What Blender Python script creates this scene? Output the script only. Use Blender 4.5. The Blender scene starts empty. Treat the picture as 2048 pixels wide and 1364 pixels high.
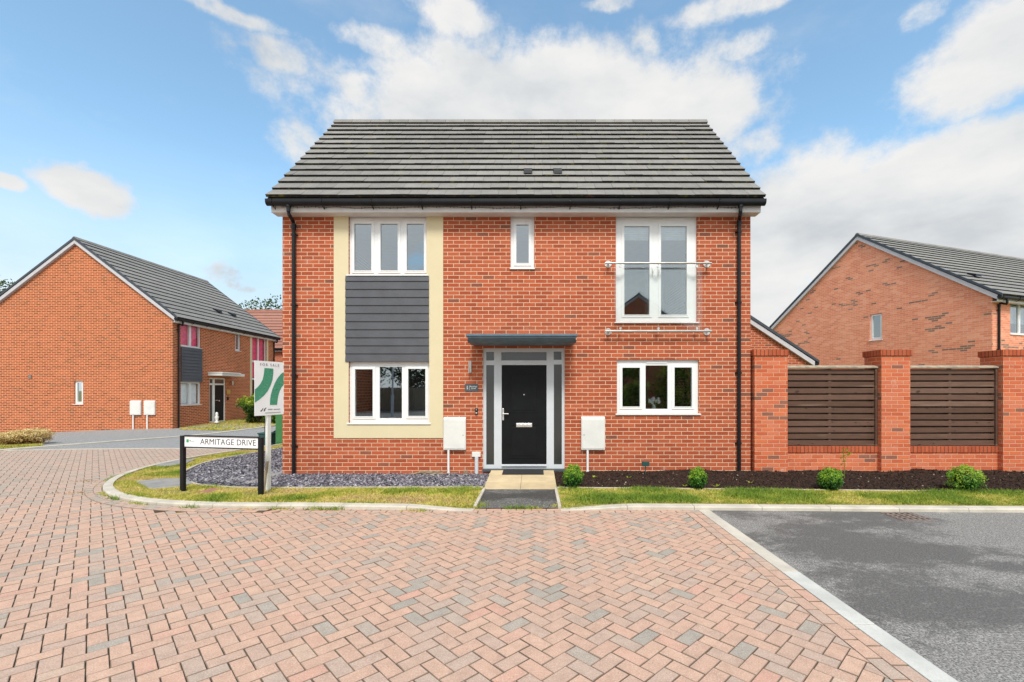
import bpy, math, random
import numpy as np
from mathutils import Vector, noise as mnoise
R = math.radians
rng = random.Random(7)
nrng = np.random.default_rng(11)
C = bpy.context.scene.collection
scene = bpy.context.scene

# ------------------------------------------------------------------ camera, world, sun, exposure
F, CX, HZ, EYE = 912.0, 1070.0, 780.0, 1.62          # focal length and axis in photo pixels, eye height (m)
cam = bpy.data.cameras.new('camera'); camo = bpy.data.objects.new('camera', cam); C.objects.link(camo)
camo.location = (0, 0, EYE); camo.rotation_euler = (R(90), 0, 0)
cam.sensor_width = 36; cam.lens = F / 2048 * 36
cam.shift_x = -(CX - 1024) / 2048; cam.shift_y = (HZ - 682) / 2048
cam.clip_end = 2000; cam.clip_start = 0.05
scene.camera = camo

SUN_DIR = Vector((0.04, -0.70, 0.92)).normalized()
SUN_EL = math.asin(SUN_DIR.z); SUN_AZ = math.atan2(SUN_DIR.x, SUN_DIR.y)
sl = bpy.data.lights.new('sun', 'SUN'); sl.energy = 1.25; sl.angle = R(14); sl.color = (1, .96, .9)
so = bpy.data.objects.new('sun', sl); C.objects.link(so)
so.rotation_euler = (-SUN_DIR).to_track_quat('-Z', 'Y').to_euler(); so.location = (0, 0, 30)

vs = scene.view_settings
vs.view_transform = 'Standard'; vs.look = 'None'; vs.gamma = 1; vs.use_curve_mapping = False
vs.exposure = 1.42

# ------------------------------------------------------------------ node helper
class NT:
    def __init__(s, nt):
        s.nt = nt
    def n(s, typ, props=None, **ins):
        nd = s.nt.nodes.new('ShaderNode' + typ)
        for k, v in (props or {}).items():
            setattr(nd, k, v)
        for k, v in ins.items():
            s.set(nd, int(k[1:]) if k[0] == 'i' and k[1:].isdigit() else k.replace('_', ' '), v)
        return nd
    def set(s, nd, key, v):
        sock = nd.inputs[key]
        if isinstance(v, bpy.types.Node): v = v.outputs[0]
        if isinstance(v, bpy.types.NodeSocket): s.nt.links.new(v, sock)
        else:
            try: sock.default_value = v
            except Exception: sock.default_value = tuple(v) + (1,) if len(v) == 3 else v
    def m(s, op, a, b=0.0, c=None, clamp=False):
        nd = s.nt.nodes.new('ShaderNodeMath'); nd.operation = op; nd.use_clamp = clamp
        s.set(nd, 0, a); s.set(nd, 1, b)
        if c is not None: s.set(nd, 2, c)
        return nd.outputs[0]
    def mix(s, f, a, b, bt='MIX'):
        nd = s.nt.nodes.new('ShaderNodeMix'); nd.data_type = 'RGBA'; nd.blend_type = bt
        s.set(nd, 0, f)
        for i, v in ((6, a), (7, b)):
            if isinstance(v, (tuple, list)) and len(v) == 3: v = tuple(v) + (1,)
            s.set(nd, i, v)
        return nd.outputs[2]
    def fmix(s, f, a, b):
        return s.m('ADD', s.m('MULTIPLY', a, s.m('SUBTRACT', 1.0, f)), s.m('MULTIPLY', b, f))
    def ramp(s, f, stops, interp='LINEAR'):
        nd = s.nt.nodes.new('ShaderNodeValToRGB'); cr = nd.color_ramp; cr.interpolation = interp
        while len(cr.elements) < len(stops): cr.elements.new(0.5)
        for e, (p, c) in zip(cr.elements, stops):
            e.position = p; e.color = tuple(c) + (1,) if len(c) == 3 else c
        s.set(nd, 0, f); return nd.outputs[0]
    def smooth(s, v, a, b, o0=0.0, o1=1.0):
        nd = s.nt.nodes.new('ShaderNodeMapRange'); nd.interpolation_type = 'SMOOTHSTEP'
        s.set(nd, 0, v); s.set(nd, 1, a); s.set(nd, 2, b); s.set(nd, 3, o0); s.set(nd, 4, o1)
        return nd.outputs[0]
    def noise(s, vec, scale, detail=3.0, rough=.55, out=0):
        nd = s.n('TexNoise', None, Scale=scale, Detail=detail, Roughness=rough)
        if vec is not None: s.set(nd, 'Vector', vec)
        return nd.outputs[out]
    def vmul(s, v, k):
        nd = s.n('VectorMath', {'operation': 'MULTIPLY'}); s.set(nd, 0, v); nd.inputs[1].default_value = k
        return nd.outputs[0]

# ------------------------------------------------------------------ sky
world = bpy.data.worlds.new('World'); scene.world = world; world.use_nodes = True
wn = world.node_tree; wn.nodes.clear(); W = NT(wn)
def pdir(px, py):
    return Vector(((px - CX) / F, 1, (HZ - py) / F)).normalized()
sky = W.n('TexSky', {'sky_type': 'NISHITA', 'sun_disc': False, 'sun_elevation': SUN_EL, 'sun_rotation': SUN_AZ,
                     'air_density': 1.0, 'dust_density': 0.6, 'ozone_density': 1.6, 'altitude': 50})
tc = W.n('TexCoord'); D = tc.outputs['Generated']
warp = W.noise(D, 3.2, 6, .62, out=1)
wv = W.n('VectorMath', {'operation': 'SUBTRACT'}); W.set(wv, 0, warp); wv.inputs[1].default_value = (.5, .5, .5)
wd = W.n('VectorMath', {'operation': 'MULTIPLY_ADD'}); W.set(wd, 0, wv); wd.inputs[1].default_value = (.07, .07, .06); W.set(wd, 2, D)
blobs = [  # px, py, half width, half height (photo px), weight
    (1060, 230, 400, 100, 1.15), (1150, 165, 170, 60, 1.0), (760, 190, 120, 42, .95), (1400, 215, 110, 70, 1.0),
    (165, 368, 62, 46, 1.05), (560, 105, 60, 34, .75), (745, 85, 95, 34, .72), (905, 25, 90, 32, .72),
    (420, 5, 160, 16, .72), (1290, 105, 46, 32, .72), (1500, 8, 190, 20, .75), (1480, 90, 70, 24, .62), (1220, 20, 60, 14, .6),
    (1985, 100, 125, 110, 1.0), (1840, 25, 50, 26, .62), (1870, 340, 190, 80, 1.05), (1650, 430, 180, 140, 1.0), (1950, 450, 260, 150, 1.05),
    (1540, 560, 90, 140, 1.05), (1500, 290, 55, 45, .62), (520, 560, 110, 40, .7), (610, 290, 45, 50, .62), (0, 357, 30, 20, .85)]
acc = None
for (px, py, hw, hh, w) in blobs:
    c = pdir(px, py)
    sx = F / hw / 1.0; sz = F / hh
    k = 1.0 / c.y                     # compensate the gnomonic stretch
    sub = W.n('VectorMath', {'operation': 'SUBTRACT'}); W.set(sub, 0, wd); sub.inputs[1].default_value = c
    mul = W.vmul(sub.outputs[0], (sx * k * .9, sx * .5, sz * k * .95))
    ln = W.n('VectorMath', {'operation': 'LENGTH'}); W.set(ln, 0, mul)
    v = W.m('MULTIPLY', W.m('MINIMUM', W.m('SUBTRACT', 1.5, W.m('MULTIPLY', ln.outputs['Value'], 1.12)), 1.0), w)
    v = W.m('MAXIMUM', v, 0.0)
    acc = v if acc is None else W.m('MAXIMUM', acc, v)
sep = W.n('SeparateXYZ'); W.set(sep, 0, D)
behind = W.smooth(sep.outputs['Y'], .12, -.15)
n1 = W.m('ADD', W.m('MULTIPLY', W.noise(W.vmul(D, (1, 1, 1.25)), 5.0, 8, .6), .5), W.m('MULTIPLY', W.noise(W.vmul(D, (1, 1, 1.2)), 15.0, 8, .66), .5))
n2 = W.noise(W.vmul(D, (1, 1, 2.0)), 2.1, 5, .55)
cov = W.m('ADD', acc, W.m('MULTIPLY', W.m('SUBTRACT', n1, .5), 2.3))
cov = W.m('ADD', cov, W.m('MULTIPLY', behind, W.m('ADD', 1.0, W.m('MULTIPLY', W.m('SUBTRACT', n2, .5), 3.0))))
cm = W.smooth(cov, .28, .86)
thin = W.smooth(W.noise(W.vmul(D, (1, 1, 2.6)), 2.6, 7, .6), .52, .80, 0, .30)
cm = W.m('MAXIMUM', cm, thin)
hor = W.smooth(sep.outputs['Z'], .0, .44, .95, .0)
cm = W.m('MAXIMUM', cm, hor)
shade = W.noise(W.vmul(D, (1, 1, 2.2)), 4.0, 6, .55)
ccol = W.ramp(shade, [(.30, (1.95, 2.05, 2.15)), (.46, (2.45, 2.5, 2.53)), (.60, (2.78, 2.76, 2.72))])
ccol = W.mix(behind, ccol, W.mix(.6, W.mix(1.0, ccol, (1.5, 1.5, 1.5), 'MULTIPLY'), (3.5, 3.75, 3.9)))
blue = W.mix(1.0, sky.outputs[0], (.74, .89, .82), 'MULTIPLY'); blue = W.mix(.06, blue, (2.4, 2.5, 2.6))
skyc = W.mix(cm, blue, ccol)
bg = W.n('Background', None, Strength=0.12); W.set(bg, 'Color', skyc)
wo = W.n('OutputWorld'); W.set(wo, 'Surface', bg.outputs[0])

# ------------------------------------------------------------------ coordinates
def smst(t): t = max(0., min(1., t)); return t * t * (3 - 2 * t)
def gz(x, y):                                   # the land falls a little towards the left-hand house
    a = -.10 * smst((y - 13) / 5) * (1 - smst((y - 20.5) / 3)) * smst((-x - 9) / 4)
    b = -.20 * smst((y - 13) / 5) * smst((-x - 16.5) / 7)
    return a + b
def G(px, py): y = F * EYE / (py - HZ); return ((px - CX) / F * y, y)
def hx(px): return (px - 565) / 104.0           # main house, along its front
def hz(py): return (948.5 - py) / 104.0

# ------------------------------------------------------------------ mesh builder
class MB:
    def __init__(s): s.v = []; s.f = []; s.mi = []; s.rnd = []; s.cm = 0; s.cr = 0.5
    def face(s, pts):
        i = len(s.v); s.v.extend([tuple(p) for p in pts]); s.f.append(tuple(range(i, i + len(pts)))); s.mi.append(s.cm); s.rnd.append(s.cr)
    def idx(s, verts, faces):
        i = len(s.v); s.v.extend([tuple(p) for p in verts])
        for f in faces: s.f.append(tuple(i + k for k in f)); s.mi.append(s.cm); s.rnd.append(s.cr)
    def box(s, x0, x1, y0, y1, z0, z1):
        if x0 > x1: x0, x1 = x1, x0
        if y0 > y1: y0, y1 = y1, y0
        if z0 > z1: z0, z1 = z1, z0
        v = [(x0, y0, z0), (x1, y0, z0), (x1, y1, z0), (x0, y1, z0), (x0, y0, z1), (x1, y0, z1), (x1, y1, z1), (x0, y1, z1)]
        s.idx(v, [(0, 3, 2, 1), (4, 5, 6, 7), (0, 1, 5, 4), (1, 2, 6, 5), (2, 3, 7, 6), (3, 0, 4, 7)])
    def prism(s, poly, d0, d1, axis='x'):       # poly: CCW list of 2D points; extruded along axis
        n = len(poly)
        def P(a, b, d): return {'x': (d, a, b), 'y': (a, d, b), 'z': (a, b, d)}[axis]
        v = [P(a, b, d0) for a, b in poly] + [P(a, b, d1) for a, b in poly]
        fs = [tuple(range(n - 1, -1, -1)), tuple(range(n, 2 * n))]
        fs += [(i, (i + 1) % n, n + (i + 1) % n, n + i) for i in range(n)]
        if axis == 'y': fs = [tuple(reversed(f)) for f in fs]
        s.idx(v, fs)
    def tube(s, pts, r, n=10, caps=True):
        pts = [Vector(p) for p in pts]; rs = r if isinstance(r, (list, tuple)) else [r] * len(pts)
        vs, fs = [], []
        up = Vector((0, 0, 1))
        for i, p in enumerate(pts):
            t = (pts[min(i + 1, len(pts) - 1)] - pts[max(i - 1, 0)]).normalized()
            a = up.cross(t)
            if a.length < .1: a = Vector((1, 0, 0)).cross(t)
            a.normalize(); b = t.cross(a)
            for k in range(n):
                an = 2 * math.pi * k / n
                vs.append(p + (a * math.cos(an) + b * math.sin(an)) * rs[i])
        for i in range(len(pts) - 1):
            for k in range(n):
                fs.append((i * n + k, i * n + (k + 1) % n, (i + 1) * n + (k + 1) % n, (i + 1) * n + k))
        if caps:
            fs.append(tuple(range(n - 1, -1, -1))); fs.append(tuple(range((len(pts) - 1) * n, len(pts) * n)))
        s.idx(vs, fs)
    def lathe(s, prof, cx, cy, n=20):
        vs, fs = [], []
        for r, z in prof:
            for k in range(n):
                a = 2 * math.pi * k / n; vs.append((cx + r * math.cos(a), cy + r * math.sin(a), z))
        for i in range(len(prof) - 1):
            for k in range(n): fs.append((i * n + k, i * n + (k + 1) % n, (i + 1) * n + (k + 1) % n, (i + 1) * n + k))
        fs.append(tuple(range(n - 1, -1, -1))); fs.append(tuple(range((len(prof) - 1) * n, len(prof) * n)))
        s.idx(vs, fs)
    def build(s, name, mats, parent=None, bevel=0, smooth=False, label=None, at=None):
        me = bpy.data.meshes.new(name)
        v = s.v
        if at is not None: v = [(p[0] - at[0], p[1] - at[1], p[2] - at[2]) for p in v]
        me.from_pydata(v, [], s.f)
        if not isinstance(mats, (list, tuple)): mats = [mats]
        for m in mats: me.materials.append(m)
        if len(mats) > 1: me.polygons.foreach_set('material_index', s.mi)
        a = me.attributes.new('rnd', 'FLOAT', 'FACE'); a.data.foreach_set('value', s.rnd)
        if smooth: me.polygons.foreach_set('use_smooth', [True] * len(s.f))
        me.update()
        o = bpy.data.objects.new(name, me); C.objects.link(o)
        if at is not None: o.location = at
        if parent is not None: o.parent = parent
        if label: o['label'] = label
        if bevel:
            b = o.modifiers.new('bevel', 'BEVEL'); b.width = bevel; b.segments = 2; b.limit_method = 'ANGLE'; b.angle_limit = R(40)
        return o

def tag(o, label, cat, group=None, kind=None):
    if label: o['label'] = label
    if cat: o['category'] = cat
    if group: o['group'] = group
    if kind: o['kind'] = kind
    return o
def thing(name, label, cat, loc=(0, 0, 0), rz=0, group=None):
    o = bpy.data.objects.new(name, None); C.objects.link(o); o.empty_display_size = .2
    o.location = loc; o.rotation_euler = (0, 0, rz)
    return tag(o, label, cat, group)
def struct(o, kind='structure'): o['kind'] = kind; return o
def copy_tree(o, parent=None):
    c = o.copy(); C.objects.link(c)
    if parent is not None: c.parent = parent
    for ch in list(o.children): copy_tree(ch, c)
    return c

# ------------------------------------------------------------------ materials
MATS = {}
def newmat(name):
    m = bpy.data.materials.new(name); m.use_nodes = True; nt = m.node_tree; nt.nodes.clear(); N = NT(nt)
    b = N.n('BsdfPrincipled'); o = N.n('OutputMaterial'); N.set(o, 'Surface', b.outputs[0]); MATS[name] = m
    return m, N, b
def plain(name, col, rough=.6, metal=0., var=.08, scale=6., bump=0., spec=.5, fine=None):
    m, N, b = newmat(name); t = N.n('TexCoord').outputs['Object']
    n = N.noise(t, scale, 5, .6)
    c = N.mix(N.smooth(n, .3, .7), tuple(x * (1 - var) for x in col), tuple(min(1, x * (1 + var)) for x in col))
    if fine:
        c = N.mix(N.noise(t, fine, 2, .5), c, N.mix(.5, c, tuple(x * .6 for x in col)))
    N.set(b, 'Base Color', c); N.set(b, 'Roughness', N.m('ADD', rough - .06, N.m('MULTIPLY', n, .12))); N.set(b, 'Metallic', metal)
    N.set(b, 'Specular IOR Level', spec)
    if bump:
        bp = N.n('Bump', None, Strength=.6, Distance=bump); N.set(bp, 'Height', N.noise(t, fine or scale * 12, 4, .6)); N.set(b, 'Normal', bp.outputs[0])
    return m
def brick(name, cols, mortar, dark=(.10, .06, .055), dark_p=.03, bw=.225, bh=.075, off=.5, joint=.0055, efflo=.12, u0=0., patch=0.):
    m, N, b = newmat(name); t = N.n('TexCoord')
    P = N.n('SeparateXYZ'); N.set(P, 0, t.outputs['Object']); Q = N.n('SeparateXYZ'); N.set(Q, 0, t.outputs['Normal'])
    ax = N.m('GREATER_THAN', N.m('ABSOLUTE', Q.outputs[0]), .6); az = N.m('GREATER_THAN', N.m('ABSOLUTE', Q.outputs[2]), .6)
    u = N.m('ADD', N.fmix(ax, P.outputs[0], P.outputs[1]), 20.0 + u0); v = N.m('ADD', N.fmix(az, P.outputs[2], P.outputs[1]), 7.5)
    vr = N.m('DIVIDE', v, bh); row = N.m('FLOOR', vr)
    ur = N.m('ADD', N.m('DIVIDE', u, bw), N.m('MULTIPLY', N.m('MODULO', row, 2.0), off))
    col = N.m('FLOOR', ur)
    fu = N.m('SUBTRACT', ur, col); fv = N.m('SUBTRACT', vr, row)
    du = N.m('MULTIPLY', N.m('MINIMUM', fu, N.m('SUBTRACT', 1.0, fu)), bw)
    dv = N.m('MULTIPLY', N.m('MINIMUM', fv, N.m('SUBTRACT', 1.0, fv)), bh)
    d = N.m('MINIMUM', du, dv)
    d = N.m('ADD', d, N.m('MULTIPLY', N.m('SUBTRACT', N.noise(t.outputs['Object'], 34, 3, .6), .5), .005))
    br = N.smooth(d, joint - .0014, joint + .0014)
    cv = N.n('CombineXYZ'); N.set(cv, 0, col); N.set(cv, 1, row)
    wnz = N.n('TexWhiteNoise', {'noise_dimensions': '2D'}); N.set(wnz, 'Vector', cv.outputs[0])
    r1 = wnz.outputs[0]; sc = N.n('SeparateXYZ'); N.set(sc, 0, wnz.outputs[1]); r2 = sc.outputs[1]
    k = len(cols); bc = N.ramp(r1, [((i + .5) / k, c) for i, c in enumerate(cols)])
    if patch:
        pn = N.noise(cv.outputs[0], .16, 2, .5); dk = N.m('LESS_THAN', r2, N.smooth(pn, .56, .68, .008, patch))
    else: dk = N.m('LESS_THAN', r2, dark_p)
    bc = N.mix(N.m('MULTIPLY', dk, .8), bc, dark)
    g = N.noise(t.outputs['Object'], 55, 4, .65); bc = N.mix(N.smooth(g, .35, .8, 0, .4), bc, tuple(x * .55 for x in cols[0]))
    big = N.noise(t.outputs['Object'], .9, 5, .6); bc = N.mix(N.smooth(big, .42, .75, 0, .22), bc, tuple(min(1, x * 1.35) for x in cols[-1]))
    ef = N.noise(t.outputs['Object'], 3.1, 7, .7); bc = N.mix(N.smooth(ef, .60, .78, 0, efflo * 2.2), bc, (.62, .47, .40))
    mc = N.mix(N.noise(t.outputs['Object'], 8, 3), tuple(x * .82 for x in mortar), mortar)
    N.set(b, 'Base Color', N.mix(br, mc, bc)); N.set(b, 'Roughness', .9); N.set(b, 'Specular IOR Level', .25)
    bp = N.n('Bump', None, Strength=.9, Distance=.006); N.set(bp, 'Height', N.m('ADD', br, N.m('MULTIPLY', g, .25))); N.set(b, 'Normal', bp.outputs[0])
    return m

RED = [(.34, .074, .032), (.40, .084, .034), (.46, .102, .041), (.385, .098, .046), (.49, .122, .053)]
M_BRICK = brick('red_brick', RED, (.82, .56, .38), dark=(.18, .08, .055), dark_p=.03)
M_BRICK2 = brick('orange_brick', [(.27, .062, .026), (.40, .085, .034), (.50, .115, .045), (.34, .080, .034), (.46, .11, .048)], (.90, .50, .26), dark=(.20, .09, .06), dark_p=.012, joint=.0078)
M_BRICK3 = brick('pale_brick', [(.76, .24, .13), (.82, .285, .16), (.86, .32, .185), (.72, .23, .13), (.88, .37, .23)], (.85, .64, .47), dark=(.13, .10, .085), patch=.5)
M_WALLB = brick('garden_brick', [(.52, .115, .048), (.60, .145, .060), (.66, .18, .075), (.54, .125, .06), (.62, .19, .10)], (.74, .40, .25), dark=(.15, .10, .08), efflo=.45, patch=.35)
M_SOLD = brick('soldier_brick', RED[1:], (.10, .045, .03), dark_p=0, bw=.075, bh=.30, off=0, joint=.005)
M_WHITE = plain('white_upvc', (.80, .81, .80), .35, var=.02)
M_FASC = plain('fascia_board', (.66, .64, .62), .5, var=.06)
M_BARGE = plain('grey_bargeboard', (.52, .51, .53), .5, var=.05)
M_CREAM = plain('cream_render', (.74, .645, .42), .95, var=.035, scale=1.6, fine=160, bump=.0012)
M_CLAD = plain('grey_cladding', (.082, .086, .098), .6, var=.14, scale=3, fine=60, bump=.0015)
M_BLACK = plain('black_plastic', (.008, .009, .011), .42, var=.2, spec=.3)
M_DOOR = plain('black_door', (.004, .005, .006), .5, var=.2, spec=.22)
M_GREYFR = plain('grey_frame', (.58, .61, .64), .4, var=.03)
M_CANOPY = plain('slate_canopy', (.085, .13, .165), .42, var=.12)
M_STEEL = plain('brushed_steel', (.62, .60, .56), .3, metal=.9, var=.05)
M_STEELP = plain('chrome_fitting', (.74, .74, .72), .28, metal=.75, var=.04)
M_METER = plain('meter_box_plastic', (.70, .70, .66), .55, var=.05, scale=4)
M_CONC = plain('concrete', (.58, .53, .44), .92, var=.16, scale=3.2, fine=90, bump=.002)
M_CONCL = plain('pale_concrete', (.58, .57, .52), .92, var=.14, scale=3, fine=90, bump=.002)
M_SLABG = plain('grey_slab', (.30, .29, .27), .93, var=.2, scale=5, fine=70, bump=.003)
M_SIGNW = plain('sign_white', (.90, .90, .90), .45, var=.02)
M_GREEN = plain('green_steel', (.045, .18, .055), .5, var=.1)
M_BIN = plain('dark_green_plastic', (.02, .075, .065), .5, var=.1)
M_DARK = plain('dark_void', (.02, .02, .02), .9)
M_ROOM = plain('interior_paint', (.42, .41, .39), .9)
M_BLIND = plain('white_blind', (.80, .82, .84), .8)
M_CURT = plain('magenta_curtain', (.90, .09, .20), .85, var=.2)
M_SOIL = plain('soil', (.060, .040, .028), 1, var=.35, scale=9, fine=60, bump=.01)
M_SAND = plain('joint_sand', (.085, .060, .035), 1, var=.3, scale=3.0, fine=80)
m_ = M_SAND; N_ = NT(m_.node_tree); b_ = [x for x in m_.node_tree.nodes if x.type == 'BSDF_PRINCIPLED'][0]; t_ = N_.n('TexCoord').outputs['Object']; N_.set(b_, 'Base Color', N_.mix(N_.smooth(N_.noise(t_, 1.1, 6, .7), .50, .62, 0, .8), b_.inputs['Base Color'].links[0].from_socket, (.30, .25, .06)))
M_PEDGE = plain('paver_arris', (.27, .19, .14), 1, var=.3, scale=3)
M_WOODP = plain('white_painted_wood', (.74, .74, .70), .6, var=.06)
M_OLDW = plain('weathered_wood', (.33, .27, .19), .9, var=.25, scale=12)
M_BARK = plain('bark', (.11, .08, .055), .95, var=.3, scale=14, bump=.02)
M_REDCOV = plain('rusty_cover', (.36, .17, .11), .9, var=.25, scale=12, fine=70)
M_RUST = plain('cast_iron', (.26, .20, .165), .7, metal=.3, var=.25, scale=20)
M_MAT = plain('rubber_mat', (.022, .022, .023), .9, var=.3, scale=60)
M_TXT = plain('dark_lettering', (.03, .03, .035), .6)
M_TXTW = plain('white_lettering', (.85, .85, .85), .6)
M_TXTG = plain('grey_lettering', (.22, .22, .22), .6)
M_LOGOG = plain('green_emblem', (.04, .36, .10), .6)
M_YEL = plain('yellow_plaque', (.55, .33, .07), .6)
M_SLATEP = plain('slate_plate', (.07, .085, .095), .5)

m, N, b = newmat('window_glass')                     # coated double glazing: mirror part over a clear part
gl = N.n('BsdfGlossy', None, Roughness=.015); N.set(gl, 'Color', (.86, .92, .96, 1)); tr = N.n('BsdfTransparent'); N.set(tr, 'Color', (.62, .70, .70, 1))
fr = N.n('Fresnel', None, IOR=1.5); fac = N.m('ADD', .31, N.m('MULTIPLY', fr.outputs[0], .3), clamp=True)
t = N.n('TexCoord').outputs['Object']; bp = N.n('Bump', None, Strength=.03, Distance=.02); N.set(bp, 'Height', N.noise(t, 1.6, 1)); N.set(gl, 'Normal', bp.outputs[0])
ms = N.n('MixShader'); N.set(ms, 0, fac); N.set(ms, 1, tr.outputs[0]); N.set(ms, 2, gl.outputs[0])
N.set([x for x in m.node_tree.nodes if x.type == 'OUTPUT_MATERIAL'][0], 'Surface', ms.outputs[0]); M_GLASS = m
m, N, b = newmat('clear_glass')
gl = N.n('BsdfGlossy', None, Roughness=.02); tr = N.n('BsdfTransparent'); N.set(tr, 'Color', (.97, .985, .98, 1))
ms = N.n('MixShader'); N.set(ms, 0, .05); N.set(ms, 1, tr.outputs[0]); N.set(ms, 2, gl.outputs[0])
N.set([x for x in m.node_tree.nodes if x.type == 'OUTPUT_MATERIAL'][0], 'Surface', ms.outputs[0]); M_CLEAR = m
m, N, b = newmat('dark_glass'); N.set(b, 'Base Color', (.035, .038, .036, 1)); N.set(b, 'Roughness', .22); N.set(b, 'Specular IOR Level', .9); M_DGLASS = m

def rndmat(name, stops, rough=.9, speck=0., bump=0., scale=40, spec=.3, trans=0.):
    m, N, b = newmat(name); a = N.n('Attribute', {'attribute_name': 'rnd'}).outputs['Fac']; t = N.n('TexCoord').outputs['Object']
    c = N.ramp(a, stops); n = N.noise(t, scale, 4, .65)
    c = N.mix(N.smooth(n, .3, .75, 0, .45), c, N.mix(.5, c, (.03, .025, .02)))
    if speck:
        s = N.noise(t, 120, 2, .6); c = N.mix(N.smooth(s, .52, .66, 0, speck), c, N.mix(.55, c, (.85, .80, .74)))
        s2 = N.noise(N.vmul(t, (1, 1.1, .9)), 95, 2, .6); c = N.mix(N.smooth(s2, .54, .68, 0, speck), c, N.mix(.6, c, (.10, .08, .07))); s3 = N.noise(t, 22, 4, .7); c = N.mix(N.smooth(s3, .35, .7, .25, 0), c, N.mix(.45, c, (.30, .26, .22)))
    if name != 'block_paving': N.set(b, 'Base Color', c)
    N.set(b, 'Roughness', rough); N.set(b, 'Specular IOR Level', spec)
    if name == 'block_paving':
        q_ = N.noise(t, .42, 7, .68); c = N.mix(N.smooth(q_, .50, .70, 0, .30), c, N.mix(.5, c, (.16, .12, .09))); q2 = N.noise(t, 1.7, 5, .75); c = N.mix(N.smooth(q2, .66, .74, 0, .5), c, (.20, .12, .08)); N.set(b, 'Base Color', c)
    if bump:
        bp = N.n('Bump', None, Strength=.8, Distance=bump); N.set(bp, 'Height', N.noise(t, 160, 3, .6)); N.set(b, 'Normal', bp.outputs[0])
    if trans:
        N.set(b, 'Transmission Weight', 0); N.set(b, 'Subsurface Weight', 0)
        tl = N.n('BsdfTranslucent'); N.set(tl, 'Color', c); mx = N.n('MixShader'); N.set(mx, 0, trans); N.set(mx, 1, b.outputs[0]); N.set(mx, 2, tl.outputs[0])
        N.set([x for x in m.node_tree.nodes if x.type == 'OUTPUT_MATERIAL'][0], 'Surface', mx.outputs[0])
    return m
M_PAVE = rndmat('block_paving', [(0, (.36, .32, .265)), (.10, (.41, .345, .28)), (.14, (.48, .36, .28)), (.24, (.51, .355, .27)), (.5, (.57, .352, .25)), (.75, (.61, .385, .27)), (.9, (.61, .335, .24)), (1, (.57, .40, .29))], speck=.5, bump=.0015, scale=11)
M_TILE = rndmat('concrete_roof_tile', [(0, (.16, .158, .15)), (.3, (.20, .196, .182)), (.6, (.235, .228, .21)), (1, (.285, .275, .25))], speck=.25, bump=.002, scale=5)
M_TILEF = rndmat('grey_roof_tile', [(0, (.20, .20, .19)), (.5, (.235, .23, .215)), (1, (.27, .26, .24))], speck=.2, scale=3)
M_TILER = rndmat('red_roof_tile', [(0, (.26, .10, .07)), (.5, (.33, .13, .09)), (1, (.38, .17, .12))], speck=.2, scale=3)
M_DRYV = plain('dark_verge', (.045, .055, .07), .55, var=.15)
m, N, b = newmat('tile_butt_shade_moss'); t = N.n('TexCoord').outputs['Object']
mo = N.smooth(N.noise(t, 7, 6, .7), .53, .68); c = N.mix(mo, (.017, .017, .016), (.13, .115, .02)); c = N.mix(N.smooth(N.noise(t, 2.3, 5, .7), .62, .72), c, (.16, .07, .025))  # near-black paints in the shade under each course; moss flecks over it
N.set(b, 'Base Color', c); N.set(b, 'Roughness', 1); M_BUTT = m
M_LEAF = rndmat('box_leaf', [(0, (.010, .05, .010)), (.3, (.04, .16, .018)), (.6, (.16, .38, .03)), (1, (.48, .62, .07))], .4, trans=.25)
M_LEAFD = rndmat('tree_leaf', [(0, (.015, .035, .012)), (.5, (.04, .085, .02)), (1, (.10, .15, .04))], .6, trans=.2)
M_LEAFY = rndmat('yellow_green_leaf', [(0, (.02, .06, .01)), (.4, (.14, .28, .02)), (1, (.66, .68, .07))], .5, trans=.38)
M_GOLD = rndmat('dry_heather', [(0, (.30, .17, .06)), (.5, (.68, .50, .20)), (1, (.88, .74, .38))], .8, trans=.15)
M_GRASS = rndmat('grass_blades', [(0, (.15, .27, .03)), (.3, (.29, .39, .05)), (.55, (.54, .52, .085)), (.8, (.78, .66, .20)), (1, (.68, .50, .24))], .7, scale=10, trans=.3)
M_SLATE = rndmat('slate_chip', [(0, (.022, .022, .028)), (.4, (.125, .115, .14)), (.75, (.25, .235, .27)), (1, (.50, .48, .51))], .6, scale=30)
M_MULCH = rndmat('bark_mulch', [(0, (.012, .006, .004)), (.5, (.034, .017, .010)), (.9, (.070, .036, .022)), (.97, (.10, .055, .035)), (1, (.60, .52, .44))], .9, scale=30)
M_SLAB = rndmat('sandstone_slab', [(0, (.60, .47, .27)), (1, (.68, .54, .33))], .9, speck=.12, scale=3)
def woodgrain(m):
    nt = m.node_tree; N = NT(nt); b = [x for x in nt.nodes if x.type == 'BSDF_PRINCIPLED'][0]; src = b.inputs['Base Color'].links[0].from_socket; t = N.n('TexCoord').outputs['Object']
    g = N.noise(N.vmul(t, (1.2, 30, 34)), 2.2, 6, .7); c = N.mix(N.smooth(g, .35, .65, 0, .55), src, N.mix(.6, src, (.03, .018, .012))); k = N.noise(N.vmul(t, (6, 9, 12)), 1.0, 1, .5); c = N.mix(N.smooth(k, .70, .76, 0, .8), c, (.035, .02, .014)); g2 = N.noise(N.vmul(t, (.8, 8, 10)), 1.1, 3, .6); c = N.mix(N.smooth(g2, .55, .75, 0, .5), c, (.26, .17, .12)); N.set(b, 'Base Color', c); return m
M_FENCE = woodgrain(rndmat('brown_stained_wood', [(0, (.12, .062, .040)), (.5, (.17, .092, .062)), (1, (.22, .128, .09))], .75, scale=5))
m, N, b = newmat('grass_soil'); t = N.n('TexCoord').outputs['Object']
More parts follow.
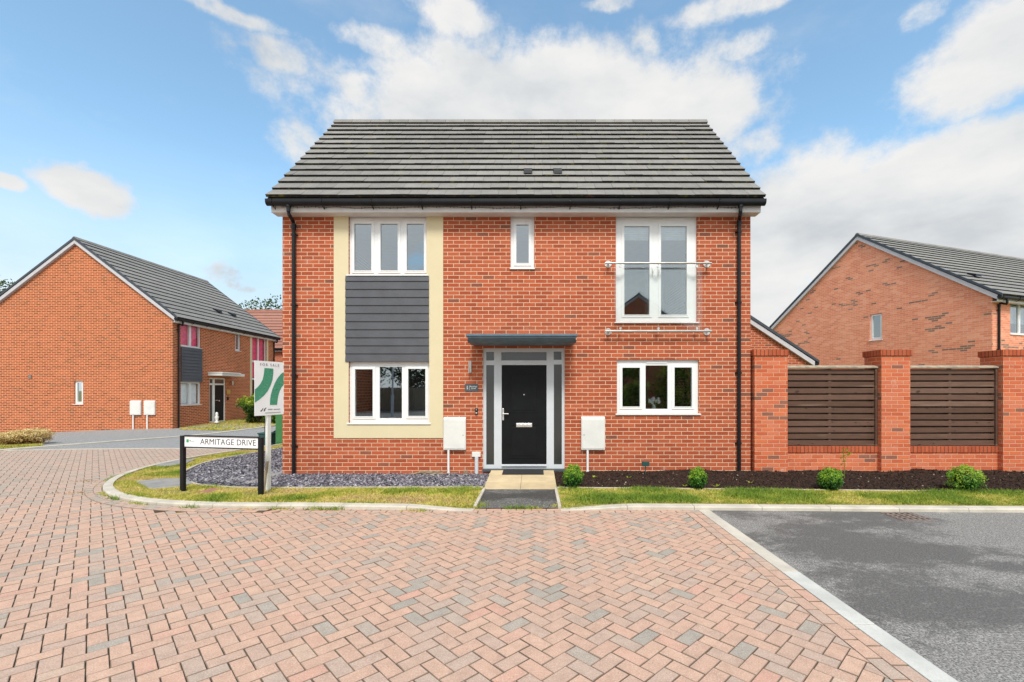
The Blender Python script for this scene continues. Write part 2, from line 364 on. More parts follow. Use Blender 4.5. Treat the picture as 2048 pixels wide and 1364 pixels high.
c = N.ramp(N.noise(t, 2.2, 6, .7), [(.3, (.14, .17, .03)), (.5, (.33, .30, .07)), (.7, (.36, .27, .12))]); c = N.mix(N.smooth(N.noise(t, 45, 3), .4, .7), c, (.10, .08, .03))
N.set(b, 'Base Color', c); N.set(b, 'Roughness', 1); M_TURF = m
def asphalt(name, c0, c1, wet=True):
    m, N, b = newmat(name); t = N.n('TexCoord').outputs['Object']
    g = N.noise(t, 75, 3, .8); c = N.mix(N.smooth(g, .35, .68), tuple(x * .45 for x in c0), tuple(x * 1.35 for x in c1))
    vz = N.n('TexVoronoi', None, Scale=80.0); N.set(vz, 'Vector', t); c = N.mix(N.smooth(vz.outputs['Color'], .66, .92, 0, .6), c, (.44, .42, .385))
    if wet:
        w = N.noise(N.vmul(t, (.55, .9, 1)), .75, 6, .62); w = N.m('ADD', w, N.m('MULTIPLY', N.m('SUBTRACT', N.noise(t, 14, 6, .75), .5), .28)); wm = N.smooth(w, .47, .56); c = N.mix(N.m('MULTIPLY', wm, .68), c, tuple(x * .42 for x in c0))
        l = N.noise(N.vmul(t, (.8, 2.4, 1)), 1.3, 6, .7); c = N.mix(N.smooth(l, .60, .72, 0, .45), c, (.42, .40, .36))
        N.set(b, 'Roughness', N.fmix(wm, .92, .72))
    else: N.set(b, 'Roughness', .92)
    N.set(b, 'Base Color', c); N.set(b, 'Specular IOR Level', .3)
    bp = N.n('Bump', None, Strength=.8, Distance=.004); N.set(bp, 'Height', g); N.set(b, 'Normal', bp.outputs[0]); return m
M_ASPH = asphalt('asphalt', (.175, .165, .152), (.285, .27, .25))
M_ASPHF = asphalt('worn_asphalt', (.25, .25, .245), (.33, .33, .32), False)
M_ASPHD = asphalt('dark_asphalt', (.085, .08, .075), (.15, .145, .135))

# ------------------------------------------------------------------ ground helpers
def inpoly(x, y, P):
    c = False; j = len(P) - 1
    for i in range(len(P)):
        if (P[i][1] > y) != (P[j][1] > y) and x < (P[j][0] - P[i][0]) * (y - P[i][1]) / (P[j][1] - P[i][1]) + P[i][0]: c = not c
        j = i
    return c
def polysheet(name, poly, zf, mat, step=1.0):
    """a sheet with the outline poly that follows zf(x, y)"""
    import bmesh
    bm = bmesh.new()
    fv = [bm.verts.new((x, y, 0)) for x, y in poly]; bm.faces.new(fv)
    xs = [p[0] for p in poly]; ys = [p[1] for p in poly]
    for ax, lo, hi in ((0, min(xs), max(xs)), (1, min(ys), max(ys))):
        k = math.ceil(lo / step) * step
        n = 0
        while k < hi and n < 400:
            co = (k, 0, 0) if ax == 0 else (0, k, 0); no = (1, 0, 0) if ax == 0 else (0, 1, 0)
            bmesh.ops.bisect_plane(bm, geom=bm.verts[:] + bm.edges[:] + bm.faces[:], plane_co=co, plane_no=no); k += step; n += 1
    for v in bm.verts: v.co.z = zf(v.co.x, v.co.y)
    bmesh.ops.recalc_face_normals(bm, faces=bm.faces)
    for f in bm.faces:
        if f.normal.z < 0: f.normal_flip()
    me = bpy.data.meshes.new(name); bm.to_mesh(me); bm.free(); me.materials.append(mat)
    a = me.attributes.new('rnd', 'FLOAT', 'FACE')
    o = bpy.data.objects.new(name, me); C.objects.link(o); return o
def resample(P, d):
    out = [Vector(P[0])]; acc = 0.
    for i in range(len(P) - 1):
        a, c = Vector(P[i]), Vector(P[i + 1]); L = (c - a).length; p = d - acc
        while p < L: out.append(a + (c - a) * p / L); p += d
        acc = L - (p - d)
    if (out[-1] - Vector(P[-1])).length > d * .3: out.append(Vector(P[-1]))
    return out
def chaikin(P, n=2):
    P = [Vector(p) for p in P]
    for _ in range(n):
        Q = [P[0]]
        for a, c in zip(P[:-1], P[1:]): Q += [a * .75 + c * .25, a * .25 + c * .75]
        P = Q + [P[-1]]
    return P
def normals(P):
    out = []
    for i in range(len(P)):
        t = (P[min(i + 1, len(P) - 1)] - P[max(i - 1, 0)]).normalized(); out.append(Vector((-t.y, t.x)))
    return out
def sweep(mb, P, prof, zf, seg=.9, gap=.006, hf=None):
    """prof: (offset to the left of the path, z); cut into units of length seg"""
    P = resample(P, .1); nn = normals(P); per = max(1, int(round(seg / .1))); k = len(prof)
    for s0 in range(0, len(P) - 1, per):
        s1 = min(s0 + per, len(P) - 1); rows = []
        for i in range(s0, s1 + 1):
            p = P[i].copy()
            if i == s0 and s0 > 0: p += (P[min(i + 1, len(P) - 1)] - P[i]).normalized() * gap
            h = hf(P[i]) if hf else 1.
            rows.append([(p.x + nn[i].x * o, p.y + nn[i].y * o, zf(p.x, p.y) + z * (h if z > 0 else 1)) for o, z in prof])
        v = [q for r_ in rows for q in r_]; n = len(rows); fs = []
        for i in range(n - 1):
            for j in range(k - 1): fs.append((i * k + j, i * k + j + 1, (i + 1) * k + j + 1, (i + 1) * k + j))
        fs.append(tuple(range(k - 1, -1, -1))); fs.append(tuple((n - 1) * k + j for j in range(k)))
        mb.cr = rng.random(); mb.idx(v, fs)

# ------------------------------------------------------------------ ground surfaces
g = []
xs_ = [-400, -120, -60, -40] + list(range(-34, 0, 2)) + [0, 10, 20, 40, 60, 120, 400]; ys_ = [-400, -120, -60, -40, -20, -10, 0, 8] + list(range(10, 36, 2)) + [40, 60, 120, 400]
mb = MB()
for i in range(len(xs_) - 1):
    for j in range(len(ys_) - 1):
        q = [(xs_[i], ys_[j]), (xs_[i + 1], ys_[j]), (xs_[i + 1], ys_[j + 1]), (xs_[i], ys_[j + 1])]
        mb.face([(x, y, gz(x, y) - .05) for x, y in q])
struct(mb.build('ground', M_TURF))

# kerb lines (road-side foot of the kerb)
KL = [G(*p) for p in [(945, 1023), (860, 1021), (750, 1019), (600, 1017), (450, 1017), (345, 1013.5), (272, 1007), (225, 997), (204, 984), (207, 971), (228, 957), (283, 938), (365, 920), (440, 908), (500, 899), (563, 891)]]
KL = KL + [(-7.35, 16.), (-7.4, 22.), (-7.5, 34.)]
KLs = chaikin(KL, 2)
KR = [G(*p) for p in [(1122, 1022), (1180, 1021), (1260, 1019.5), (1400, 1020.5), (1700, 1023), (2048, 1025.5)]] + [(9.5, 5.98), (24, 5.6)]
KRs = chaikin(KR, 1)
def raise_l(p): return max(.12, min(1, (abs(p.x + .95) / .75))) if p.x > -1.8 and p.y < 6.6 else 1
def raise_r(p): return max(.12, min(1, (p.x - .3) / 1.0)) if p.x < 1.4 else 1
KPROF = [(0, -.1), (0, .035), (-.012, .052), (-.125, .056), (-.125, -.1)]
mb = MB(); sweep(mb, KLs, KPROF, gz, hf=raise_l); sweep(mb, KRs, [(-o, z) for o, z in KPROF][::-1] and [(o2, z) for o2, z in [(0, -.1), (0, .035), (.012, .052), (.125, .056), (.125, -.1)]], gz, hf=raise_r)
struct(mb.build('kerb', M_CONC))

EDGE_X0, EDGE_X1 = 2.20, 2.35
FARY = 12.55
# paved court
PAVE_POLY = [(-19, FARY - .75), (-15.3, FARY - .6), (-12, FARY), (-9.5, FARY + .05), (-7.2, FARY - .3), (-5.5, 9.5), (-5, 6.5), (EDGE_X0, 6.3), (EDGE_X0, -4), (-19, -4)]
struct(polysheet('paving_bed', PAVE_POLY, lambda x, y: gz(x, y) - .011, M_SAND, 2))
island = [tuple(p) for p in KLs] + [(-4.8, 34), (-4.8, 8.8), (-.9, 8.8), (-.9, 6.3)]
def clip(poly, a, bb, c):                        # keep a*x + b*y <= c
    out = []
    for i in range(len(poly)):
        p, q = poly[i], poly[(i + 1) % len(poly)]; dp = a * p[0] + bb * p[1] - c; dq = a * q[0] + bb * q[1] - c
        if dp <= 0: out.append(p)
        if dp * dq < 0: t = dp / (dp - dq); out.append((p[0] + (q[0] - p[0]) * t, p[1] + (q[1] - p[1]) * t))
    return out
def paver(mb, poly, z, rv, dz):
    if len(poly) < 3: return
    A = sum(poly[i][0] * poly[(i + 1) % len(poly)][1] - poly[(i + 1) % len(poly)][0] * poly[i][1] for i in range(len(poly))) / 2
    if abs(A) < .0006: return
    if A < 0: poly = poly[::-1]
    cx = sum(p[0] for p in poly) / len(poly); cy = sum(p[1] for p in poly) / len(poly); n = len(poly)
    def inset(d):
        out = []
        for x, y in poly:
            vx, vy = x - cx, y - cy; l = math.hypot(vx, vy) or 1; k = max(0, 1 - d * 1.35 / l); out.append((cx + vx * k, cy + vy * k))
        return out
    o = inset(.0032); t = inset(.0068)
    tx, ty = rng.gauss(0, .006), rng.gauss(0, .006)
    mb.cr = rv
    mb.idx([(x, y, z - .012) for x, y in o] + [(x, y, z - .002 + dz) for x, y in o] + [(x, y, z + dz + (x - cx) * tx + (y - cy) * ty) for x, y in t],
           [tuple(2 * n + i for i in range(n))]); mb.cm = 1; k_ = len(mb.v) - 3 * n
    for f in [(n + i, n + (i + 1) % n, 2 * n + (i + 1) % n, 2 * n + i) for i in range(n)] + [(i, (i + 1) % n, n + (i + 1) % n, n + i) for i in range(n)]:
        mb.f.append(tuple(k_ + q for q in f)); mb.mi.append(1); mb.rnd.append(rv)
    mb.cm = 0
def prnd(x, y):
    wear = smst((-x - 4.5) / 4) * smst((y - 4.5) / 3.5) * .95 + .10 * smst((y - 5) / 3)
    if rng.random() < .085: return rng.uniform(0, .12)
    if rng.random() < .16 + wear * .8: return rng.uniform(.13, .26)
    return min(1, max(.27, .55 + rng.gauss(0, .2)))
mb = MB(); w = .1015; ang = R(44.0); ca, sa = math.cos(ang), math.sin(ang)
RX = range(-170, 170)
for i in range(-180, 180):
    for j in range(-180, 180):
        k = (i - j) % 4
        if k == 0: cell = (i, j, i + 2, j + 1)
        elif k == 3: cell = (i, j, i + 1, j + 2)
        else: continue
        mx, my = (cell[0] + cell[2]) / 2 * w, (cell[1] + cell[3]) / 2 * w
        X, Y = mx * ca - my * sa - 5, mx * sa + my * ca + 6
        if X < -18.5 or X > 2.25 or Y < -3 or Y > FARY + .2: continue
        if Y > 6.1 and X > -5.2: continue
        if inpoly(X, Y, island): continue
        if not inpoly(X, Y, PAVE_POLY) and X < EDGE_X0 - .3: continue
        q = []
        for a_, b_ in ((cell[0], cell[1]), (cell[2], cell[1]), (cell[2], cell[3]), (cell[0], cell[3])):
            q.append((a_ * w * ca - b_ * w * sa - 5, a_ * w * sa + b_ * w * ca + 6))
        q = clip(q, 1, 0, EDGE_X0 - .206)
        if X > -3.5 and q: q = clip(q, 0, 1, 6.03)
        paver(mb, q, gz(X, Y), prnd(X, Y), rng.gauss(0, .0009))
# two stretcher rows down the right-hand edge
for r_ in range(2):
    x1 = EDGE_X0 - .002 - r_ * .1015; y = -3 + r_ * .07
    while y < 6.1:
        paver(mb, [(x1 - .1015, y), (x1, y), (x1, min(y + .203, 6.12)), (x1 - .1015, min(y + .203, 6.12))], 0, prnd(0, 0), rng.gauss(0, .001)); y += .203
# stretcher rows along the kerb, round the nose too
def rows(P, side, n, z):
    P = resample(P, .203); nn = normals(P)
    for r_ in range(n):
        o0, o1 = side * (.012 + .1015 * r_), side * (.012 + .1015 * (r_ + 1))
        for i in range(len(P) - 1):
            a, c = P[i], P[i + 1]
            if r_ % 2: a = (P[i] + P[i + 1]) / 2; c = P[i + 1] + (P[min(i + 2, len(P) - 1)] - P[i + 1]) / 2 if i + 2 < len(P) else P[i + 1]
            if (c - a).length < .05: continue
            na = nn[i]; nc = nn[i + 1]
            q = [a + na * o0, c + nc * o0, c + nc * o1, a + na * o1]
            if max(p.y for p in q) > FARY - .35: continue
            paver(mb, [tuple(p) for p in q], z + gz(a.x, a.y), prnd(-3, 0) if a.x > -5 else rng.uniform(.05, .3), rng.gauss(0, .0006))
rows([Vector((-3.5, 6.24)), Vector((-.9, 6.235)), Vector((.3, 6.235)), Vector((2.18, 6.235))], -1, 2, .001)
nose = [p for p in KLs if p.x < -3.5 and p.y < FARY]
rows(nose, 1, 2, .006)
struct(mb.build('paving', [M_PAVE, M_PEDGE]))
mb = MB(); P = resample(nose, .2); nn = normals(P)
for i in range(len(P) - 1):
    mb.face([(P[i].x, P[i].y, .0015), (P[i + 1].x, P[i + 1].y, .0015), (P[i + 1].x + nn[i + 1].x * .215, P[i + 1].y + nn[i + 1].y * .215, .0015), (P[i].x + nn[i].x * .215, P[i].y + nn[i].y * .215, .0015)][::-1])
struct(mb.build('joint_sand', M_SAND))
# concrete edging between paving and asphalt
mb = MB(); y = -3.2
while y < 6.12:
    L = .905; y1 = min(y + L, 6.14); mb.cm = 0 if y < 3.2 else 1; mb.box(EDGE_X0, EDGE_X1, y + .004, y1, -.1, .004 + rng.gauss(0, .0008)); y += L + .002
struct(mb.build('concrete_edging', [M_CONCL, M_CONC], bevel=.004))
FL = [Vector(p) for p in [(-19, FARY - .75), (-15.3, FARY - .6), (-12, FARY), (-9.5, FARY + .05), (-7.3, FARY - .25)]]
mb = MB(); sweep(mb, chaikin(FL, 2), [(0, -.1), (0, .006), (.12, .006), (.12, -.1)], gz); struct(mb.build('street_edging', M_CONC))

struct(polysheet('road', [(EDGE_X1, -4), (40, -4), (40, 5.3), (24, 5.65), (7, 6.1), (3, 6.2), (EDGE_X1, 6.25)], lambda x, y: 0.0, M_ASPH, 2))
struct(polysheet('rear_road', [(-40, -40), (40, -40), (40, -4), (-40, -4)], lambda x, y: -.004, M_ASPH, 8))
KF = [G(*p) for p in [(-60, 908), (0, 902), (88, 895), (190, 887), (300, 876), (362, 870), (447, 861)]] + [(-12.3, 22), (-12.2, 34)]
KFs = chaikin(KF, 2)
street = [(-19, FARY - .6), (-15.3, FARY - .48), (-12, FARY + .1), (-9.5, FARY + .15), (-7.2, FARY - .15), (-7.3, 16), (-7.4, 22), (-7.4, 60), (-12.1, 60)] + [tuple(p) for p in KFs][::-1]
struct(polysheet('street', street, lambda x, y: gz(x, y) - .002, M_ASPHF, 2))
mb = MB(); sweep(mb, KFs, [(0, -.05), (0, .03), (.02, .04), (.13, .04), (.13, -.05)], gz); struct(mb.build('far_kerb', M_CONC))
drive = [(p.x - .1, p.y + .1) for p in KFs] + [(-12.3, 60), (-40, 60), (-40, 12.5)]
struct(polysheet('driveway', drive, lambda x, y: gz(x, y) + .02, M_ASPHF, 2))
# patch bands in the street tarmac
# grass bed round the shrubs (far left) and by the neighbour's door
bed1 = [G(*p) for p in [(-60, 905), (0, 899.5), (60, 895.5), (84, 893), (86, 890), (70, 887), (0, 886), (-60, 886)]]
bed2 = [G(*p) for p in [(362, 856), (450, 858), (500, 852.5), (540, 851), (560, 848), (540, 845)]] + [(-11.6, 27.8), (-15.85, 27.8), (-15.85, 20.3)]
EDG_L = chaikin([G(*p) for p in [(966, 979.5), (700, 980), (560, 981), (470, 980), (405, 976), (374, 968), (361, 957), (369, 944), (405, 928), (470, 914), (563, 898)]] + [(-6.9, 16), (-6.9, 20)], 2)
gravel_poly = [tuple(p) for p in EDG_L] + [(-4.8, 20), (-4.8, 8.80), (-.85, 8.80)]
def igz(x, y): return gz(x, y) + .040 - .035 * smst((y - 6.6) / 1.6) if y < 9 or x > -4.8 else gz(x, y) + .012
def isl(x, y):
    if x > -1.9 and y < 7: k = min(1, max(.1, (-.95 - x) / .75) + max(0, y - 6.4) / .6); return (.045) * k
    return .045 - .035 * smst((y - 6.9) / 1.3) if x > -5 else .045 - .02 * smst((y - 6.9) / 1.3)
verge_poly = [(p.x, p.y) for p in KLs if p.y < 34] + [(-4.8, 33.9), (-4.8, 8.8), (-.84, 8.8), (-.84, 6.32)]
verge_poly = [(x + (.06 if x < -6.5 else 0), y + (.06 if y < 7 else 0)) for x, y in verge_poly]
struct(polysheet('verge_soil', verge_poly, lambda x, y: isl(x, y) - .008, M_TURF, .5))
struct(polysheet('gravel_bed', gravel_poly, lambda x, y: isl(x, y) - .002, M_SLABG, .5))
mb = MB(); sweep(mb, EDG_L, [(.025, -.1), (.025, .016), (-.025, .016), (-.025, -.1)], isl, seg=.9, gap=.004)
EDR = [(.36, 7.36), (2.5, 7.27), (5, 7.16), (7.5, 7.05), (24, 6.6)]
def mz(x, y):
    yy = np.interp(x, [.36, 7.5, 24], [7.36, 7.05, 6.6]); t = (y - yy)
    n = mnoise.noise(Vector((x * 1.3, y * 1.3, 3))) * .025 + mnoise.noise(Vector((x * 5, y * 5, 1))) * .012
    return .02 + (.03 + n) * smst(t / .5) + .04 * smst((t - 1.1) / .4) * (.5 + mnoise.noise(Vector((x * .9, 0, 7))))
mb2 = MB(); sweep(mb2, EDR, [(.0, -.1), (.0, .048), (.05, .048), (.05, -.1)][::1], lambda x, y: 0, seg=.9, gap=.004)
mb.v += []; off = len(mb.v); mb.v += mb2.v; mb.f += [tuple(i + off for i in f) for f in mb2.f]; mb.mi += mb2.mi; mb.rnd += mb2.rnd
struct(mb.build('garden_edging', M_CONC))
def rvz(x, y): return .036 * min(1, max(.15, (x - .3)) + max(0, y - 6.4) / .6) if x < 1.4 else .036
vr = [(p.x, p.y + .08) for p in KRs] + [(24, 6.62), (7.5, 7.07), (.34, 7.38), (.34, 6.3)]
struct(polysheet('right_verge_soil', vr, rvz, M_TURF, .4))
mp = [(.37, 7.4), (7.5, 7.09), (14, 6.9), (14, 8.95), (.37, 8.78)]
mb = MB(); nx, ny = 260, 34
for i in range(nx):
    for j in range(ny):
        q = []
        for a_, b_ in ((i, j), (i + 1, j), (i + 1, j + 1), (i, j + 1)):
            x = .37 + 13.6 * a_ / nx; y0 = np.interp(x, [.36, 7.5, 24], [7.4, 7.09, 6.64]); y = y0 + (8.95 - y0) * b_ / ny; q.append((x, y, float(mz(x, y))))
        mb.cr = rng.random() * .6; mb.face(q)
struct(mb.build('soil', M_MULCH, smooth=True))

# front path: sandstone slabs, asphalt apron, edgings
mb = MB()
def pz(y): return .012 + .075 * (y - 7.39) / (8.76 - 7.39)
rowsY = [7.39, 7.84, 8.30, 8.76]
for r_ in range(3):
    for c_ in range(2):
        x0 = -.838 + c_ * .600; x1 = x0 + .596; y0, y1 = rowsY[r_] + .002, rowsY[r_ + 1] - .002; mb.cr = rng.random()
        v = [(x0, y0, -.02), (x1, y0, -.02), (x1, y1, -.02), (x0, y1, -.02), (x0, y0, pz(y0)), (x1, y0, pz(y0)), (x1, y1, pz(y1)), (x0, y1, pz(y1))]
        mb.idx(v, [(0, 3, 2, 1), (4, 5, 6, 7), (0, 1, 5, 4), (1, 2, 6, 5), (2, 3, 7, 6), (3, 0, 4, 7)])
struct(mb.build('path_slabs', M_SLAB, bevel=.003))
struct(polysheet('path_apron', [(-.80, 6.245), (.325, 6.245), (.325, 7.385), (-.80, 7.385)], lambda x, y: .004 + .008 * (y - 6.2), M_ASPHD, .4))
mb = MB()
for x0 in (-.845, .315): mb.box(x0, x0 + .045, 6.25, 7.385, -.05, .040)
struct(mb.build('path_edging', M_CONC, bevel=.005))

# ------------------------------------------------------------------ scattered ground cover
def scatter(poly, n, test=None, bounds=None):
    xs = [p[0] for p in poly]; ys = [p[1] for p in poly]
    x0, x1, y0, y1 = bounds or (min(xs), max(xs), min(ys), max(ys)); out = []
    while len(out) < n:
        x = rng.uniform(x0, x1); y = rng.uniform(y0, y1)
        if inpoly(x, y, poly) and (test is None or test(x, y)): out.append((x, y))
    return out
def blades(name, pts, zf, toneoff, h=(.018, .045), label=None, wd=.007):
    mb = MB()
    for x, y in pts:
        p1 = mnoise.noise(Vector((x * 1.4, y * 1.9, 0))); p2 = mnoise.noise(Vector((x * 6, y * 6, 4)))
        tone = .52 + toneoff(x, y) + p1 * .55 + p2 * .25 + rng.gauss(0, .12)
        hh = rng.uniform(*h) * (1.35 if tone < .35 else .9) * (1 + .5 * p1 * -1)
        a = rng.uniform(0, 6.28); ww = wd * rng.uniform(.6, 1.3); lx, ly = rng.gauss(0, hh * .7), rng.gauss(0, hh * .7); z = zf(x, y) - .004
        mb.cr = min(1, max(0, tone)); dx, dy = math.cos(a) * ww, math.sin(a) * ww
        mb.face([(x - dx, y - dy, z), (x + dx, y + dy, z), (x + lx, y + ly, z + max(.008, hh))])
    o = mb.build(name, M_GRASS); tag(o, label, 'grass', kind='stuff'); return o
slab1 = [G(*p) for p in [(272, 968), (330, 962), (372, 962), (386, 972), (352, 981), (300, 984)]]
slab2 = [G(*p) for p in [(305, 934), (348, 925), (392, 922), (372, 931), (330, 938)]]
cover = [G(*p) for p in [(393, 991), (425, 982), (440, 983), (415, 994)]]
mb = MB()
for pl in (slab1, slab2): mb.prism(pl, .03, .052, 'z')
struct(mb.build('verge_slab', M_SLABG, bevel=.003))
mb = MB(); mb.prism(cover, .03, .050, 'z'); struct(mb.build('verge_cover', M_REDCOV))
bare = [G(345, 990), G(520, 992)]
def lg(x, y):
    if inpoly(x, y, gravel_poly) or inpoly(x, y, slab1) or inpoly(x, y, slab2) or inpoly(x, y, cover): return False
    if x > -4.8 and y > 7.4: return False
    for bx, by in bare:
        if math.hypot(x - bx, (y - by) * 1.6) < .28 and rng.random() < .85: return False
    for p in ngr:
        if abs(p.x - x) < .12 and abs(p.y - y) < .12 and (p - Vector((x, y))).length < .115: return False
    return True
ngr = resample(KLs, .06); ngr = [p for p in ngr if p.y < 15]
vis = [p for p in verge_poly if p[1] < 14.2] ; vis = [(x, y) for x, y in verge_poly if y < 14.2] + []
vclip = clip(clip(verge_poly, 0, 1, 14.5), 0, 1, 14.5)
pts = scatter(vclip, 52000, lg, (-7.9, -.84, 6.3, 14.4))
blades('grass', pts, isl, lambda x, y: .12, label='yellowing short grass on the verge round the slate bed, left of the path')
pts = scatter(vr, 60000, lambda x, y: y > np.interp(x, [.3, 2, 8, 9.5, 24], [6.37, 6.37, 6.23, 6.14, 5.9]), (.37, 11, 6.2, 7.35))
blades('grass', pts, rvz, lambda x, y: -.17 + .12 * smst((6.65 - y) / .25), label='greener grass strip between the kerb and the planted soil bed')
pts = scatter(bed1, 7000); blades('grass', pts, lambda x, y: gz(x, y) + .02, lambda x, y: .15, h=(.03, .07), wd=.012, label='yellow grass in front of the golden shrubs at far left')
pts = scatter(bed2, 9000, lambda x, y: y < 27); blades('grass', pts, lambda x, y: gz(x, y) + .025, lambda x, y: .22, h=(.03, .08), wd=.02, label='dry grass strip below the front wall of the left-hand house')
mb = MB()
for pl in (bed1, bed2): mb.prism(pl, -.1, -.0, 'z')
o = polysheet('bed_soil', bed1, lambda x, y: gz(x, y) + .026, M_TURF, .5); struct(o)
o = polysheet('bed_soil', bed2, lambda x, y: gz(x, y) + .026, M_TURF, .5); struct(o)
# weeds growing in the kerb joint
pts = []
P = resample([p for p in KLs if p.y < 11], .02)
for p in P:
    c_ = mnoise.noise(Vector((p.x * 2.2, p.y * 2.2, 9)))
    if c_ > .08:
        for _ in range(int(14 * c_) + 3): pts.append((p.x + rng.gauss(0, .03) - .0, p.y + rng.gauss(-.035, .03)))
for x in np.arange(-.9, 2.3, .01):
    c_ = mnoise.noise(Vector((x * 2.6, 5, 2)))
    if c_ > -.05:
        for _ in range(3): pts.append((x + rng.gauss(0, .02), 6.215 + rng.gauss(0, .018)))
for bx, by, r_ in ((-.86, 6.36, .09), (.40, 6.36, .09), (-1.05, 6.6, .12)):
    for _ in range(420): pts.append((bx + rng.gauss(0, r_), by + rng.gauss(0, r_ * .5)))
blades('weeds', pts, lambda x, y: .004, lambda x, y: -.15, h=(.015, .05), label='weeds and moss growing along the foot of the pale kerb')

def chips(name, pts, zf, size, mat, tone, lab, cat, thick=.5, tilt=.35):
    mb = MB()
    for x, y in pts:
        s_ = size * rng.uniform(.55, 1.3); a = rng.uniform(0, 6.28); asp = rng.uniform(.4, .9); th = s_ * thick * rng.uniform(.3, .8)
        z = zf(x, y); nx_, ny_ = rng.gauss(0, tilt), rng.gauss(0, tilt); top = []; bot = []
        for k in range(4):
            an = a + math.pi / 2 * k + rng.uniform(-.35, .35) + .78; rx, ry = math.cos(an) * s_, math.sin(an) * s_
            ex = rx * math.cos(a) + ry * math.sin(a); ey = (-rx * math.sin(a) + ry * math.cos(a)) * asp
            X = ex * math.cos(a) - ey * math.sin(a); Y = ex * math.sin(a) + ey * math.cos(a); h_ = X * nx_ + Y * ny_
            top.append((x + X, y + Y, z + th + h_)); bot.append((x + X * 1.05, y + Y * 1.05, z + h_ - th * .6))
        mb.cr = tone(x, y); mb.idx(bot + top, [(4, 5, 6, 7)] + [(k, (k + 1) % 4, 4 + (k + 1) % 4, 4 + k) for k in range(4)])
    o = mb.build(name, mat); tag(o, lab, cat, kind='stuff'); return o
pts = []
for (px, py, sx_, sy_, n_) in ((170, 986, .28, .05, 260), (205, 972, .12, .10, 120), (185, 962, .20, .05, 160), (235, 1005, .2, .06, 120), (520, 1019, .4, .02, 90)):
    x, y = G(px, py)
    for _ in range(n_): pts.append((x + rng.gauss(0, sx_), y + rng.gauss(0, sy_)))
pts = [p for p in pts if not inpoly(p[0], p[1], island)]
pts = pts[::2]
chips('debris', pts, lambda x, y: .004, .008, M_GOLD, lambda x, y: rng.uniform(0, .4), 'brown leaf debris and grit lying on the paving at the kerb nose', 'debris', tilt=.5)
gp = clip(gravel_poly, 0, 1, 13.8)
pts = scatter([(-4.86, 7.3), (-.85, 7.3), (-.85, 8.78), (-4.86, 8.78)], 9500, lambda x, y: inpoly(x, y, gp)) + scatter(gp, 11000, lambda x, y: x < -4.82)
chips('slate_gravel', pts, isl, .024, M_SLATE, lambda x, y: min(1, max(0, rng.gauss(.48, .34))), 'loose purple-grey slate chippings spread before the brick house', 'gravel')
pts = scatter(mp, 15000, None, (.37, 11, 6.9, 8.78))
chips('mulch', pts, lambda x, y: float(mz(x, y)) + .002, .014, M_MULCH, lambda x, y: .99 if rng.random() < .012 else rng.uniform(0, .95), 'dark bark mulch on the planted bed below the garden wall', 'mulch', tilt=.6)

# ------------------------------------------------------------------ house parts
def plate(mb, u0, u1, z0, z1, holes, d0, d1, mp_, back=True):
    """a slab between depths d0 (front) and d1 with rectangular holes, mapped by mp_(u, d, z)"""
    us = sorted({u0, u1, *[h[0] for h in holes], *[h[1] for h in holes]}); zs = sorted({z0, z1, *[h[2] for h in holes], *[h[3] for h in holes]})
    us = [u for u in us if u0 <= u <= u1]; zs = [z for z in zs if z0 <= z <= z1]
    def hole(i, j):
        if i < 0 or j < 0 or i >= len(us) - 1 or j >= len(zs) - 1: return None
        cu, cz = (us[i] + us[i + 1]) / 2, (zs[j] + zs[j + 1]) / 2
        return any(h[0] < cu < h[1] and h[2] < cz < h[3] for h in holes)
    for i in range(len(us) - 1):
        for j in range(len(zs) - 1):
            a, c, e, f = us[i], us[i + 1], zs[j], zs[j + 1]
            if hole(i, j): continue
            mb.face([mp_(a, d0, e), mp_(c, d0, e), mp_(c, d0, f), mp_(a, d0, f)])
            if back: mb.face([mp_(a, d1, e), mp_(a, d1, f), mp_(c, d1, f), mp_(c, d1, e)])
            for di, dj, q in ((-1, 0, (a, e, a, f)), (1, 0, (c, f, c, e)), (0, -1, (c, e, a, e)), (0, 1, (a, f, c, f))):
                h = hole(i + di, j + dj)
                if h or h is None:
                    mb.face([mp_(q[0], d0, q[1]), mp_(q[0], d0, q[3]) if q[0] == q[2] else mp_(q[2], d0, q[1]), mp_(q[2], d1, q[3]), mp_(q[0], d1, q[1])] if True else None)
FR = lambda u, d, z: (u, d, z)                     # front wall: depth along +y
GB = lambda u, d, z: (d, u, z)                     # gable wall at x = 0: depth along +x

